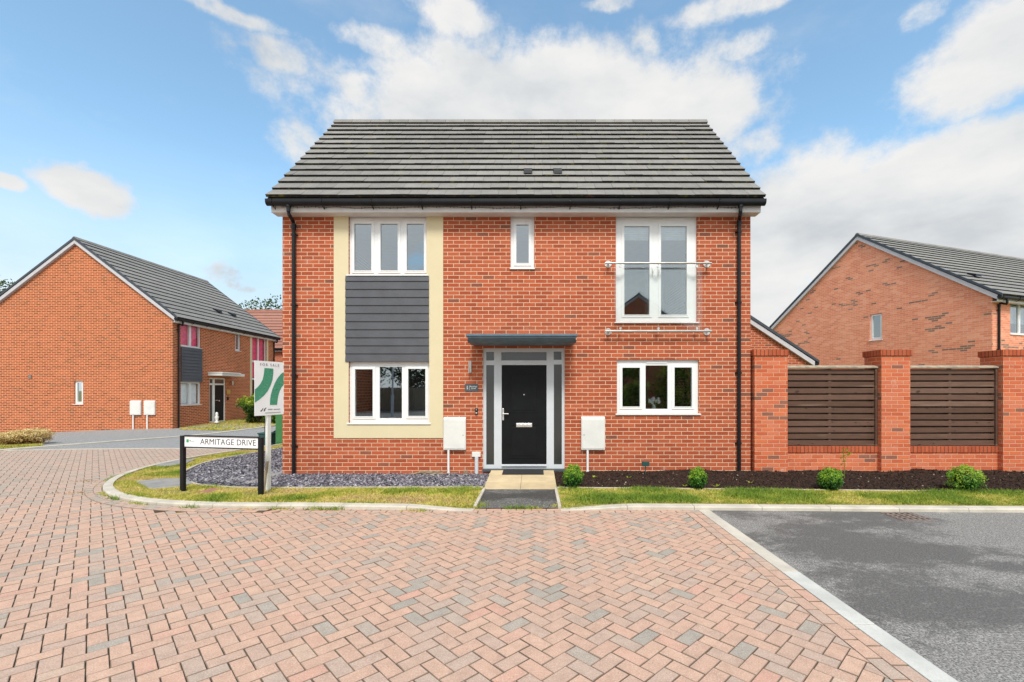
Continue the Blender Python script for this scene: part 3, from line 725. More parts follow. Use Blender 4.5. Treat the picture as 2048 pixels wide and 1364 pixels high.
def window(parent, mp_, x0, x1, z0, z1, panes, d=.065, sill=True, vents=(), mat=None, blind=None, sill_w=.03, glass=None, name='window'):
    """frame with holes for its panes; panes: (x0, x1, z0, z1, opening)"""
    mat = mat or M_WHITE; mb = MB(); plate(mb, x0, x1, z0, z1, [p[:4] for p in panes], d, d + .06, mp_)
    for p in panes:
        if p[4]:
            s_ = .048; plate(mb, p[0] - s_, p[1] + s_, p[2] - s_, p[3] + s_, [p[:4]], d - .014, d + .001, mp_)
            s_ = .014; plate(mb, p[0] - s_, p[1] + s_, p[2] - s_, p[3] + s_, [p[:4]], d - .020, d - .014, mp_)
    w_ = mb.build(name, mat, parent, bevel=.003)
    for p in panes:
        q = MB(); a, c, e, f = p[:4]; dd = d + .012
        q.idx([mp_(a, dd, e), mp_(c, dd, e), mp_(c, dd, f), mp_(a, dd, f), mp_(a, dd + .02, e), mp_(c, dd + .02, e), mp_(c, dd + .02, f), mp_(a, dd + .02, f)], [(0, 1, 2, 3)])
        q.build('pane', glass or M_GLASS, w_)
    if sill:
        q = MB(); pts = [mp_(u, dd, zz) for u in (x0 - sill_w, x1 + sill_w) for dd, zz in ((-.035, z0 - .028), (d + .02, z0 - .028), (d + .02, z0 + .002), (-.035, z0 - .006))]
        q.idx(pts, [(0, 1, 2, 3), (7, 6, 5, 4), (0, 4, 5, 1), (1, 5, 6, 2), (2, 6, 7, 3), (3, 7, 4, 0)]); q.build('sill', mat, w_, bevel=.003)
    for va, vb, vz in vents:
        q = MB(); q.idx([mp_(u, dd, zz) for u in (va, vb) for dd, zz in ((d - .012, vz), (d + .001, vz), (d + .001, vz + .022), (d - .012, vz + .022))], [(0, 1, 2, 3), (7, 6, 5, 4), (0, 4, 5, 1), (1, 5, 6, 2), (2, 6, 7, 3), (3, 7, 4, 0)])
        q.build('trickle_vent', mat, w_)
    if blind:
        q = MB(); ba, bb_, bz0, bz1, bm_ = blind; q.face([mp_(ba, d + .12, bz0), mp_(bb_, d + .12, bz0), mp_(bb_, d + .12, bz1), mp_(ba, d + .12, bz1)])
        q.build('blind', bm_, w_)
    return w_

def slope_tiles(mb, x0, x1, ya, za, yb, zb, n, tw=.33, fine=True, mi_top=0, mi_butt=1, t=.034):
    """courses of tiles from the eaves (ya, za) up to the ridge (yb, zb)"""
    dy, dz = (yb - ya) / n, (zb - za) / n; L = math.hypot(dy, dz); ny_, nz_ = -dz / L, dy / L
    if ny_ * (1 if yb > ya else -1) > 0 or nz_ < 0: ny_, nz_ = -ny_, -nz_
    s = 1 if yb > ya else -1
    for i in range(n):
        y0, z0, y1, z1 = ya + dy * i, za + dz * i, ya + dy * (i + 1), za + dz * (i + 1)
        xs = [x0, x1]
        if fine:
            xs = [x0]; x = x0 + tw * (.5 if i % 2 else 1)
            while x < x1 - .08: xs.append(x); x += tw
            xs.append(x1)
        for a, c in zip(xs[:-1], xs[1:]):
            j = rng.gauss(0, .0025) if fine else 0; j2 = rng.gauss(0, .0022) if fine else 0; tt = t + j2
            g_ = .0016 if fine else 0
            mb.cr = min(1, max(0, .5 + rng.gauss(0, .09) + .55 * mnoise.noise(Vector(((a) * .35, i * .16, 2)))))
            A = (a + g_, y0 + ny_ * tt - dy * j, z0 + nz_ * tt - dz * j); B = (c - g_, A[1], A[2])
            Cc = (c - g_, y1 + ny_ * .006, z1 + nz_ * .006); Dd = (a + g_, Cc[1], Cc[2]); E = (a + g_, y0 - ny_ * .004 + 0 * dy, z0 - nz_ * .004); Ff = (c - g_, E[1], E[2])
            mb.cm = mi_top; mb.face([A, B, Cc, Dd] if s > 0 else [B, A, Dd, Cc])
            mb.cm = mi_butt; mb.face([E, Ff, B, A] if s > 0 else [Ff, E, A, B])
            mb.cm = mi_top
            if a == x0: mb.face([E, A, Dd] if s > 0 else [A, E, Dd])
            if c == x1: mb.face([B, Ff, Cc] if s > 0 else [Ff, B, Cc])

def gable_house(root, L, Dp, ze, zr_wall, fh, gh, wall_mat, roof_mat, eo=.35, vo=.09, ncourse=14, fine=False, lift=.10, thick=.3, base=-.5, verge_dark=True, interior=True, soffit=True):
    """front wall y = 0, gables at x = 0 and x = L; openings fh (front) and gh (gable x = 0)"""
    mb = MB(); plate(mb, 0, L, base, ze, fh, 0, thick, FR); plate(mb, thick, Dp - thick, base, ze, gh, 0, thick, GB)
    mb.box(.0, L, Dp - thick, Dp, base, ze - .01); mb.box(L - thick, L, thick + .0005, Dp - thick - .0005, base, ze - .005)
    for xa, xb in ((0, thick), (L - thick, L)): mb.prism([(0, ze), (Dp, ze), (Dp / 2, zr_wall)], xa, xb, 'x')
    mb.build('wall', wall_mat, root)
    sl_ = (zr_wall - ze) / (Dp / 2); ya = -eo; za = ze - eo * sl_ + lift; yb = Dp / 2; zb = za + (yb - ya) * sl_
    mb = MB(); mb.cm = 0
    slope_tiles(mb, -vo, L + vo, ya, za, yb, zb, ncourse, fine=fine, t=.046 if fine else .045); slope_tiles(mb, -vo, L + vo, Dp + eo, za, yb, zb, ncourse, fine=False)
    mb.cm = 2                                       # felt and boards below the tiles
    mb.prism([(ya + .06, za - .03), (yb, zb - .06), (yb, zb - .02), (ya + .02, za - .012)], -vo + .012, L + vo - .012, 'x'); mb.prism([(Dp + eo - .06, za - .03), (Dp + eo - .02, za - .012), (yb, zb - .02), (yb, zb - .06)], -vo + .012, L + vo - .012, 'x')
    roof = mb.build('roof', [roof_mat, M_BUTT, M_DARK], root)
    mb = MB(); n = max(6, int(L / .45)); wdt = (L + 2 * vo) / n
    for i in range(n):
        a = -vo + i * wdt; mb.cr = rng.random(); pr = [(yb - .13, zb - .075), (yb - .07, zb + .02), (yb - .03, zb + .05), (yb + .03, zb + .05), (yb + .07, zb + .02), (yb + .13, zb - .075)]
        mb.prism([(q[0], q[1] + .03) for q in pr[::-1]], a + .003, a + wdt - .003, 'x')
    mb.build('ridge_tile', roof_mat, roof)
    # bargeboards, verge caps, fascias and gutters, each a piece of its own
    h_ = .15; big = fine
    for xa, xb in ((-vo + .0, -.002), (L + .002, L + vo - .0)):
        for s in (1, -1):
            yy = lambda y: y if s > 0 else Dp - y
            mb = MB(); e0 = .135; h_ = .125; lz_ = za - .04 + (e0 - .05) * sl_
            o0 = (yy(ya + e0), lz_); o1 = (yy(yb), zb - .06); q = [(o0[0], o0[1] - h_ * 1.05 - e0 * sl_ * .3), (o1[0], o1[1] - h_ * 1.25), o1, o0]
            if s < 0: q = q[::-1]
            mb.prism(q, xa + .012 if xa < 0 else xa, xb if xa < 0 else xb - .012, 'x'); mb.build('bargeboard', M_BARGE, root)
            q = [(yy(ya), za - .035), (yy(yb), zb - .06), (yy(yb), zb + .055), (yy(ya), za + .05)]
            if s < 0: q = q[::-1]
            if verge_dark:
                dk = MB(); dk.prism(q, (xa - .012) if xa < 0 else xb - .035, (xa + .035) if xa < 0 else xb + .012, 'x'); dk.build('verge_cap', M_DRYV, roof)
    fb = .235 if big else .20
    for s in (1, -1):
        yy = lambda y: y if s > 0 else Dp - y; mb = MB()
        y_a, y_b = ya + .13, ya + .155
        pts = [(yy(y_a), za - fb), (yy(-.002), za - fb), (yy(-.002), za - fb + .015), (yy(y_b), za - fb + .015), (yy(y_b), za - .04), (yy(y_a), za - .04)]
        if s < 0: pts = pts[::-1]
        mb.prism(pts, -vo + .02, L + vo - .02, 'x'); mb.build('fascia', M_FASC, root)
    for s in (1, -1):
        mb = MB(); r_ = .066 if big else .058; yg = ya + .13 - r_ - .004; zg = za - (.055 if big else .045)
        pr = [(yg + r_ * math.cos(a), zg - r_ * 1.0 * math.sin(a) - .02) for a in [math.pi * k / 9 for k in range(10)]]
        pr = [(yg + r_, zg + .012)] + pr + [(yg - r_, zg + .022)]
        pr = [(q if s > 0 else (Dp - q[0], q[1])) for q in pr]
        x0, x1 = -vo - .02, L + vo + .02; n = len(pr)
        ins = [((q[0] - (yg if s > 0 else Dp - yg)) * .9 + (yg if s > 0 else Dp - yg), q[1] + .004) for q in pr]
        for P_, flip in ((pr, 0), (ins, 1)):
            for k in range(n - 1):
                f = [(x0, *P_[k]), (x0, *P_[k + 1]), (x1, *P_[k + 1]), (x1, *P_[k])]; mb.face(f[::-1] if flip else f)
        for x in (x0, x1): mb.face([(x, *q) for q in pr])
        for x in np.arange(x0 + .12, x1, .92):
            x = float(x); q0 = (yg if s > 0 else Dp - yg); e = 1 if s > 0 else -1
            mb.tube([(x, q0 - e * (r_ + .006), zg + .02), (x, q0 - e * (r_ + .004), zg - .03), (x, q0 - e * .02, zg - r_ - .025), (x, q0 + e * (r_ + .008), zg - r_ - .06), (x, q0 + e * (r_ + .01), zg - .02)], .010, 6)
        mb.build('gutter', M_BLACK, root)
    if interior:
        mb = MB(); mb.box(thick + .01, L - thick - .01, thick + .5, Dp - thick - .01, .02, .06); mb.box(thick + .005, L - thick - .005, thick + .003, Dp - thick - .005, 2.42, 2.62)
        mb.box(thick + .005, L - thick - .005, thick + .003, Dp - thick - .005, ze + .01, ze + .05)
        mb.face([(thick + .004, Dp - thick - .02, 0), (L - thick, Dp - thick - .02, 0), (L - thick, Dp - thick - .02, ze), (thick + .004, Dp - thick - .02, ze)]); 
        for x in (L * .36, L * .6): mb.box(x, x + .1, thick + .02, Dp - thick - .02, .06, ze)
        mb.build('interior', M_ROOM, root)
    return roof, ya, za, yb, zb

def downpipe(root, x, zt, zb_, ya, za, side=1, r=.034, xt=None):
    xt = x if xt is None else xt; mb = MB(); yg = ya + .06
    mb.tube([(xt, yg, za - .07), (xt, yg, za - .25), (xt, yg + .01, za - .285), (x, -.062, zt), (x, -.05, zt - .05), (x, -.05, zb_)], r, 12)
    mb.tube([(xt, yg, za - .10), (xt, yg, za - .17)], r * 1.25, 12); mb.tube([(x, -.05, zt - .03), (x, -.05, zt - .13)], r * 1.22, 12)
    z = zt - .25
    while z > .3:
        mb.box(x - .062, x + .062, -.03, .0, z, z + .022); mb.tube([(x, -.05, z - .01), (x, -.05, z + .032)], r * 1.18, 12); z -= 1.35
    return mb.build('downpipe', M_BLACK, root, smooth=False)

# ------------------------------------------------------------------ the main house
Y0 = 8.77; X0 = (565 - CX) / 104.0; HL = hx(1501)
H = thing('brick_house', 'red brick detached house with black front door, cream render panel and grey tiled roof', 'house', (X0, Y0, 0))
def c4(x, y): return hx(640 + x / 4.261), hz(400 + y / 4.261)
def c5(x, y): return hx(540 + x / 4.134), hz(700 + y / 4.134)
def c6(x, y): return hx(900 + x / 3.497), hz(640 + y / 3.497)
def c7(x, y): return hx(1180 + x / 4.547), hz(400 + y / 4.547)
def c8(x, y): return hx(1100 + x / 3.898), hz(680 + y / 3.898)
def rect(c, a, b_, cc, d): p, q = c(a, b_), c(cc, d); return (p[0], q[0], q[1], p[1])   # x0, x1, z0, z1
w1 = rect(c4, 245, 128, 910, 636); w2 = rect(c5, 652, 97, 1318, 602); w3 = (hx(1021), hx(1068.5), hz(536), hz(431)); w4 = rect(c7, 235, 128, 975, 1108); w5 = rect(c8, 522, 153, 1162, 572)
dr = rect(c6, 230, 197, 803, 1042)
holes = [w1, w2, w3, w4, w5, dr]
roof, ya, za, yb, zb = gable_house(H, HL, 5.12, hz(415), hz(415) + 2.56 * 1.052, holes, [], M_BRICK, M_TILE, eo=.35, vo=.11, ncourse=14, fine=True, lift=.425, verge_dark=False, base=-.2)
print('eave', ya, za, 'ridge', yb, zb)
# cream render panel, with the two windows and the cladding in its recess
cp = (hx(668), hx(886.5), hz(876), hz(414))
mb = MB(); plate(mb, *cp, [w1, w2, (hx(691.5), hx(858.5), w2[3], w1[2] - .028)], -.014, -.001, FR)
mb.build('render_panel', M_CREAM, H, bevel=.003)
mb = MB(); z0, z1 = w2[3] + .0, w1[2] - .03; n = 11; hgt = (z1 - z0) / (n - .35)
for k in range(n):
    a = z0 + k * hgt; c_ = min(a + hgt, z1); mb.idx([(x, y, z) for x in (hx(691.5), hx(858.5)) for y, z in ((-.034, a), (.03, a), (.03, c_), (-.018, c_))], [(0, 1, 2, 3), (7, 6, 5, 4), (0, 4, 5, 1), (1, 5, 6, 2), (2, 6, 7, 3), (3, 7, 4, 0)])
mb.build('cladding', M_CLAD, H, bevel=.0015)
def pan(c, L_): return [(*rect(c, a, b_, cc, d), o) for a, b_, cc, d, o in L_]
window(H, FR, *w1, pan(c4, [(287, 197, 433, 597, 1), (511, 197, 659, 597, 1), (735, 197, 883, 597, 1)]), d=.045, vents=[(c4(270, 0)[0], c4(445, 0)[0], c4(0, 160)[1]), (c4(720, 0)[0], c4(895, 0)[0], c4(0, 160)[1])])
window(H, FR, *w2, pan(c5, [(697, 158, 845, 550, 1), (900, 138, 1085, 565, 0), (1138, 155, 1282, 547, 1)]), d=.045, vents=[(c5(905, 0)[0], c5(1080, 0)[0], c5(0, 124)[1])])
window(H, FR, *w3, [(hx(1032.5), hx(1057.5), hz(525), hz(447.5), 1)], d=.055, sill_w=.012, vents=[(w3[0] + .06, w3[1] - .06, hz(438))])
p4 = pan(c7, [(315, 232, 545, 1040, 1), (650, 232, 885, 1040, 1)])
bw = window(H, FR, *w4, p4, d=.05, vents=[(c7(330, 0)[0], c7(525, 0)[0], c7(0, 166)[1]), (c7(670, 0)[0], c7(870, 0)[0], c7(0, 166)[1])])
for p in p4:
    q = MB()
    for k in range(5): q.box(p[0] - .02, p[1] + .02, .15 + .004 * k, .158 + .004 * k, p[3] - .04 * (k + 1) + .004, p[3] - .04 * k)
    q.box(p[0] - .02, p[1] + .02, .15, .165, p[3] - .235, p[3] - .205); q.build('blind', M_BLIND, bw)
for x in (c7(572, 0)[0], c7(627, 0)[0]):
    q = MB(); q.box(x - .012, x + .012, .018, .036, c7(0, 680)[1], c7(0, 605)[1]); q.box(x - .01, x + .01, .0, .018, c7(0, 660)[1], c7(0, 648)[1]); q.box(x - .011, x + .011, -.012, .0, c7(0, 655)[1], c7(0, 615)[1]); q.build('handle', M_WHITE, bw, bevel=.002)
window(H, FR, *w5, pan(c8, [(567, 215, 705, 520, 1), (750, 197, 923, 538, 0), (975, 213, 1112, 520, 1)]), d=.05, vents=[(c8(755, 0)[0], c8(918, 0)[0], c8(0, 182)[1])])
# front door
gl_ = [rect(c6, 252, 222, 307, 282), rect(c6, 358, 224, 676, 282), rect(c6, 726, 220, 781, 278), rect(c6, 252, 315, 307, 1015), rect(c6, 727, 310, 783, 1013)]
leaf = rect(c6, 360, 314, 676, 1012)
mb = MB(); plate(mb, dr[0], dr[1], dr[2], dr[3], gl_ + [leaf], .035, .10, FR)
mb.box(leaf[0], leaf[1], .0, .05, leaf[2] - .032, leaf[2] - .004)
df = mb.build('door_frame', M_GREYFR, H, bevel=.004)
for p in gl_:
    q = MB(); q.face([(p[0], .06, p[2]), (p[1], .06, p[2]), (p[1], .06, p[3]), (p[0], .06, p[3])]); q.build('pane', M_DGLASS, df)
mb = MB(); a, c_, e, f = leaf; mb.box(a + .004, c_ - .004, .05, .09, e, f - .004)
pw = (c_ - a)
for (u0, u1, v0, v1) in ((.17, .83, .06, .40), (.17, .83, .52, .93)):
    X_0, X_1, Z_0, Z_1 = a + pw * u0, a + pw * u1, e + (f - e) * v0, e + (f - e) * v1
    plate(mb, X_0, X_1, Z_0, Z_1, [(X_0 + .018, X_1 - .018, Z_0 + .018, Z_1 - .018)], .043, .051, FR)
    mb.box(X_0 + .05, X_1 - .05, .045, .052, Z_0 + .05, Z_1 - .05)
leafo = mb.build('front_door', M_DOOR, H, bevel=.004)
q = MB(); r_ = rect(c6, 463, 722, 574, 750); q.box(r_[0], r_[1], .032, .05, r_[2], r_[3]); q.box(r_[0] + .012, r_[1] - .012, .027, .033, r_[2] + .014, r_[3] - .014); q.build('letter_plate', M_STEELP, leafo, bevel=.003)
q = MB(); x, z = c6(370, 655); q.box(x - .016, x + .016, .036, .05, z - .13, z + .10); q.tube([(x, .05, z), (x, .0, z)], .011, 10); q.tube([(x, .0, z), (x + .11, .0, z - .004)], .010, 10); q.build('handle', M_STEELP, leafo, bevel=.003)
q = MB(); x, z = c6(517, 522); q.tube([(x, .05, z), (x, .038, z)], .012, 12); q.build('spy_hole', M_STEELP, leafo)
mb = MB(); mb.box(dr[0] - .01, dr[1] + .01, -.05, .06, dr[2] - .04, dr[2]); mb.build('doorstep', M_SLATEP, H)
# canopy
mb = MB(); ccx = (-.87 - X0), (1155 - CX) / F * 8.05 - X0; xa, xb = (932 - CX) / F * 8.05 - X0, ccx[1]
zt_ = 2.615; prof = [(-.72, zt_ - .012), (-.70, zt_), (0, zt_ + .03), (0, zt_ - .15), (-.60, zt_ - .15), (-.655, zt_ - .115), (-.675, zt_ - .085), (-.70, zt_ - .078), (-.70, zt_ - .055), (-.72, zt_ - .045)]
n = len(prof); vsx = []
for side in (0, 1):
    for (y, z) in prof:
        o_ = (.72 + y) * .13 if z < zt_ - .1 else max(0, (zt_ - .04 - z)) * .6
        if y == 0: o_ = .05 if z < zt_ else .0
        vsx.append(((xa + o_) if side == 0 else (xb - o_), y, z))
mb.idx(vsx, [tuple(range(n)), tuple(range(2 * n - 1, n - 1, -1))] + [(i, n + i, n + (i + 1) % n, (i + 1) % n) for i in range(n)]); mb.build('door_canopy', M_CANOPY, H, bevel=.004)
# rails of the balcony
def rail(z, zc):
    mb = MB(); mb.tube([(1.33 - X0, -.13, z), (3.345 - X0, -.13, z)], .0205, 14); o = mb.build('rail', M_STEEL, bal, smooth=False)
    for X in (1.405, 3.30):
        q = MB(); x = X - X0; q.tube([(x, -.012, zc), (x, -.001, zc)], .066, 24); q.tube([(x, -.13, z), (x, -.01, zc)], .018, 12)
        for dz_ in (.045, -.045): q.tube([(x, -.02, zc + dz_), (x, -.012, zc + dz_)], .010, 8)
        q.build('wall_flange', M_STEELP, o)
    return o
bal = MB(); bal.face([(1.50 - X0, -.11, 2.775), (3.18 - X0, -.11, 2.775), (3.18 - X0, -.11, 4.0), (1.50 - X0, -.11, 4.0)]); bal.box(1.50 - X0, 3.18 - X0, -.112, -.098, 2.775, 3.995)
bal.f = bal.f[1:]; bal.mi = bal.mi[1:]; bal.rnd = bal.rnd[1:]
bal = bal.build('balcony_screen', M_CLEAR, H)
rail(4.025, 4.04); rail(2.735, 2.74)
for X in (1.62, 2.34, 3.07):
    for z in (3.965, 2.79): q = MB(); q.tube([(X - X0, -.135, z), (X - X0, -.09, z)], .022, 14); q.tube([(X - X0, -.125, z - .05 if z < 3 else z + .05), (X - X0, -.12, z)], .010, 8); q.build('glass_clamp', M_STEELP, bal)
# pipes
downpipe(H, hx(590), hz(446), .0, ya, za, xt=(577 - CX) / F * 8.48 - X0); downpipe(H, hx(1476), hz(440), .0, ya, za, xt=(1481 - CX) / F * 8.48 - X0)
# meter boxes and small fittings
def meter(root, x0, x1, z0, z1, zg, pipe_at, mapf=None, hinge=1):
    mb = MB(); mb.prism([(-.07, z0), (0, z0), (0, z1 + .02), (-.03, z1 + .02), (-.075, z1 - .01)], x0, x1, 'x')
    b_ = mb.build('meter_box', M_METER, root, bevel=.008)
    q = MB(); q.box(x0 + .02, x1 - .02, -.078, -.072, z0 + .025, z1 - .035); q.build('meter_door', M_METER, b_, bevel=.003)
    q = MB(); xx = x1 - .05 if hinge > 0 else x0 + .05; q.tube([(xx, -.084, (z0 + z1) / 2 - .02), (xx, -.077, (z0 + z1) / 2 - .02)], .008, 8); q.build('lock', M_TXT, b_)
    xp = x0 + (x1 - x0) * pipe_at; q = MB(); q.tube([(xp, -.045, z0), (xp, -.045, zg)], .022, 12); q.tube([(xp, -.045, zg + .02), (xp, -.045, zg + .05)], .027, 12); q.build('meter_pipe', M_WHITE, b_)
    return b_
meter(H, hx(888), hx(932.5), hz(899), hz(836), .0, .22); meter(H, hx(1162), hx(1209), hz(899), hz(835), .03, .27, hinge=-1)
mb = MB(); mb.box(hx(944.5), hx(961.5), -.05, 0, hz(913), hz(903.5)); jb = mb.build('cable_box', M_METER, H, bevel=.004)
q = MB(); q.tube([(hx(953.5), -.03, hz(913)), (hx(953.5), -.03, .0)], .036, 14); q.build('duct', M_GREYFR, jb)
mb = MB(); x = hx(941); mb.tube([(x, -.07, hz(746)), (x, -.07, hz(722))], .032, 16); mb.tube([(x, -.07, hz(745)), (x, -.07, hz(739))], .036, 16); mb.box(x - .015, x + .015, -.05, 0, hz(738), hz(731)); mb.build('wall_light', M_STEEL, H)
def text(s_, size, loc, rot, mat, name='lettering', parent=None, ext=.0015, sx=1.0, space=1.0, offs=0.):
    cu = bpy.data.curves.new('txt', 'FONT'); cu.body = s_; cu.size = size; cu.extrude = ext; cu.align_x = 'CENTER'; cu.align_y = 'CENTER'; cu.space_character = space; cu.offset = offs; cu.resolution_u = 3
    o = bpy.data.objects.new('txt', cu); C.objects.link(o); dg = bpy.context.evaluated_depsgraph_get(); me = bpy.data.meshes.new_from_object(o.evaluated_get(dg))
    bpy.data.objects.remove(o); t_ = bpy.data.objects.new(name, me); C.objects.link(t_); me.materials.clear(); me.materials.append(mat)
    t_.location = loc; t_.rotation_euler = rot; t_.scale = (sx, 1, 1)
    if parent is not None: t_.parent = parent
    return t_
mb = MB(); x0_, x1_, z0_, z1_ = hx(930), hx(956.5), hz(783), hz(768); mb.box(x0_, x1_, -.014, 0, z0_, z1_); sg = mb.build('house_sign', M_SLATEP, H, bevel=.002)
text('1', .10, (x0_ + .045, -.016, (z0_ + z1_) / 2), (R(90), 0, 0), M_TXTW, 'house_number', sg)
text('Armitage\nDrive', .038, (x0_ + .165, -.016, (z0_ + z1_) / 2 + .006), (R(90), 0, 0), M_TXTW, 'lettering', sg)
q = MB(); q.box(x0_ + .083, x0_ + .087, -.0165, -.014, z0_ + .03, z1_ - .03); q.build('divider', M_TXTW, sg)
mb = MB(); x, z = hx(953), hz(822.5); mb.box(x - .026, x + .026, -.028, 0, z - .062, z + .062); db = mb.build('doorbell', M_BLACK, H, bevel=.008)
q = MB(); q.tube([(x, -.031, z - .03), (x, -.027, z - .03)], .017, 16); q.build('bell_push', M_STEELP, db); q = MB(); q.tube([(x, -.031, z + .03), (x, -.027, z + .03)], .010, 16); q.build('lens', M_STEELP, db)
# roof vents
sl_ = (zb - za) / (yb - ya)
for px in (1056, 1115.5):
    yy = .31; zz = za + (yy - ya) * sl_; x = (px - CX) / F * (Y0 + yy) - X0
    mb = MB(); mb.prism([(yy - .05, zz + .03), (yy + .16, zz + .16 * sl_ + .02), (yy + .15, zz + .16 * sl_ + .06), (yy - .045, zz + .115)], x - .085, x + .085, 'x'); vb = mb.build('roof_vent', M_BLACK, roof, bevel=.004)
# flaunched mortar strip against the garden pier
# inside, behind the glass: vase and a dish on the sills
def flowers(loc):
    t_ = thing('flower_vase', 'white flowers in a small vase behind the lower right window', 'vase', loc)
    mb = MB(); mb.lathe([(.03, 0), (.045, .04), (.035, .09), (.03, .12), (.028, .11)], 0, 0, 14); mb.build('vase', M_METER, t_)
    mb = MB(); r2 = random.Random(3)
    for _ in range(34):
        a, rr, zz = r2.uniform(0, 6.28), r2.uniform(0, .12), r2.uniform(.12, .26); c_ = Vector((math.cos(a) * rr, math.sin(a) * rr * .7, zz)); s_ = r2.uniform(.018, .03)
        for k in range(6):
            b1, b2 = k * 1.05, k * 1.05 + .8; mb.face([c_, c_ + Vector((math.cos(b1) * s_, -.01, math.sin(b1) * s_)), c_ + Vector((math.cos(b2) * s_, -.01, math.sin(b2) * s_))])
    o = mb.build('blossom', M_BLIND, t_)
    mb = MB()
    for _ in range(26):
        a = r2.uniform(0, 6.28); rr = r2.uniform(.02, .13); mb.cr = r2.random(); mb.tube([(0, 0, .1), (math.cos(a) * rr, math.sin(a) * rr * .6, .14 + r2.uniform(0, .08))], .006, 4)
    mb.build('stems', M_LEAFY, t_)
flowers((X0 + c8(830, 0)[0], Y0 + .20, w5[2] + .04))
mb = MB(); mb.lathe([(.02, 0), (.06, .012), (.085, .04), (.08, .04), (.05, .018)], 0, 0, 18); o = mb.build('dish', M_WHITE); o.location = (X0 + c5(975, 0)[0], Y0 + .22, w2[2] + .045); tag(o, 'small white dish on the sill behind the lower left window', 'dish')

# dead stems against the wall foot
mb = MB(); r3 = random.Random(9)
for _ in range(16):
    a = r3.uniform(-.35, .35); l_ = r3.uniform(.2, .5); x_ = r3.uniform(-.35, .1); mb.tube([(x_, r3.uniform(-.05, .05), .01), (x_ + l_ * .5, r3.uniform(-.05, .03), .03 + r3.uniform(0, .05)), (x_ + l_, r3.uniform(-.04, .03), r3.uniform(.02, .09))], [.008, .007, .003], 5)
o = mb.build('dead_plant', M_OLDW); o.location = ((858 - CX) / 104, 8.66, .01); tag(o, 'dry brown dead stems lying at the wall foot left of the left meter box pipe', 'dead plant')
mb = MB()
for _ in range(12): x_ = r3.uniform(-.06, .06); mb.tube([(x_ * .3, 0, 0), (x_, r3.uniform(-.03, .03), r3.uniform(.05, .13))], [.006, .003], 5)
o = mb.build('dead_plant', M_OLDW); o.location = ((934 - CX) / 104, 8.67, .01); tag(o, 'small dry tuft between the meter pipe and the grey duct', 'dead plant')
# fairy lights along the fascia
mb = MB(); P = []; yf = ya + .115
for k in range(520):
    x = .1 + k * (HL - .35) / 520; z = za - .15 + .012 * math.sin(x * 2.6) + .016 * mnoise.noise(Vector((x * 3, 0, 0))) ; P.append((x, yf + .004 * math.sin(x * 9), z))
mb.tube(P[::2], .0032, 4)
for k in range(3, 518, 4):
    x, y, z = P[k]; mb.tube([(x, y - .004, z - .012 + rng.uniform(-.012, .022)), (x + rng.uniform(-.012, .012), y - .006, z + rng.uniform(-.004, .018))], .0058, 5)
o = mb.build('string_lights', M_TXT); o.location = (X0, Y0, 0); tag(o, 'unlit dark string of fairy lights along the white fascia', 'fairy lights')
# door mat
mb = MB(); x0_, x1_ = (1006 - CX) / F * 8.6, (1087 - CX) / F * 8.6; n = 14
mb.idx([(x0_, 8.36, pz(8.36) + .002), (x1_, 8.36, pz(8.36) + .002), (x1_, 8.74, pz(8.74) + .002), (x0_, 8.74, pz(8.74) + .002), (x0_, 8.36, pz(8.36) + .014), (x1_, 8.36, pz(8.36) + .014), (x1_, 8.74, pz(8.74) + .014), (x0_, 8.74, pz(8.74) + .014)], [(0, 3, 2, 1), (4, 5, 6, 7), (0, 1, 5, 4), (1, 2, 6, 5), (2, 3, 7, 6), (3, 0, 4, 7)])
for k in range(n):
    a = x0_ + .02 + k * (x1_ - x0_ - .04) / n
    mb.idx([(a + dx, y, pz(y) + z) for dx in (0, .03) for y, z in ((8.38, .014), (8.72, .014), (8.72, .018), (8.38, .018))], [(0, 1, 2, 3), (7, 6, 5, 4), (0, 4, 5, 1), (1, 5, 6, 2), (2, 6, 7, 3), (3, 7, 4, 0)])
tag(mb.build('doormat', M_MAT), 'dark rubber doormat before the black front door', 'doormat')

# ------------------------------------------------------------------ garden wall
GW = thing('garden_wall', 'red brick garden wall with capped piers right of the house', 'wall', (4.19, 8.70, 0))
piers = [(0, .63), (2.42, .55), (4.74, .58), (7.10, .56), (9.45, .56)]
for x, w_ in piers:
    mb = MB(); mb.box(x, x + w_, 0, .45, -.1, 2.265); p = mb.build('pier', M_WALLB, GW)
    q = MB(); q.box(x - .025, x + w_ + .025 if x else x + w_ + .01, -.025, .475, 2.275, 2.39); q.cm = 1; q.box(x - .012, x + w_ + .012, -.012, .462, 2.2655, 2.2745); q.build('pier_cap', [M_SOLD, M_WALLB], p, bevel=.004)
for (xa, wa), (xb, wb) in zip(piers[:-1], piers[1:]):
    mb = MB(); mb.box(xa + wa + .001, xb - .001, .10, .34, -.1, .415); bsl = mb.build('wall_base', M_WALLB, GW)
    q = MB(); q.box(xa + wa + .001, xb - .001, .085, .355, .416, .535); q.build('coping', M_SOLD, bsl, bevel=.003)
names = ['brown slatted fence panel between the first two brick piers beside the house', 'brown slatted fence panel between the second and third brick piers', 'brown slatted fence panel right of the third brick pier', 'brown slatted fence panel farthest from the house']
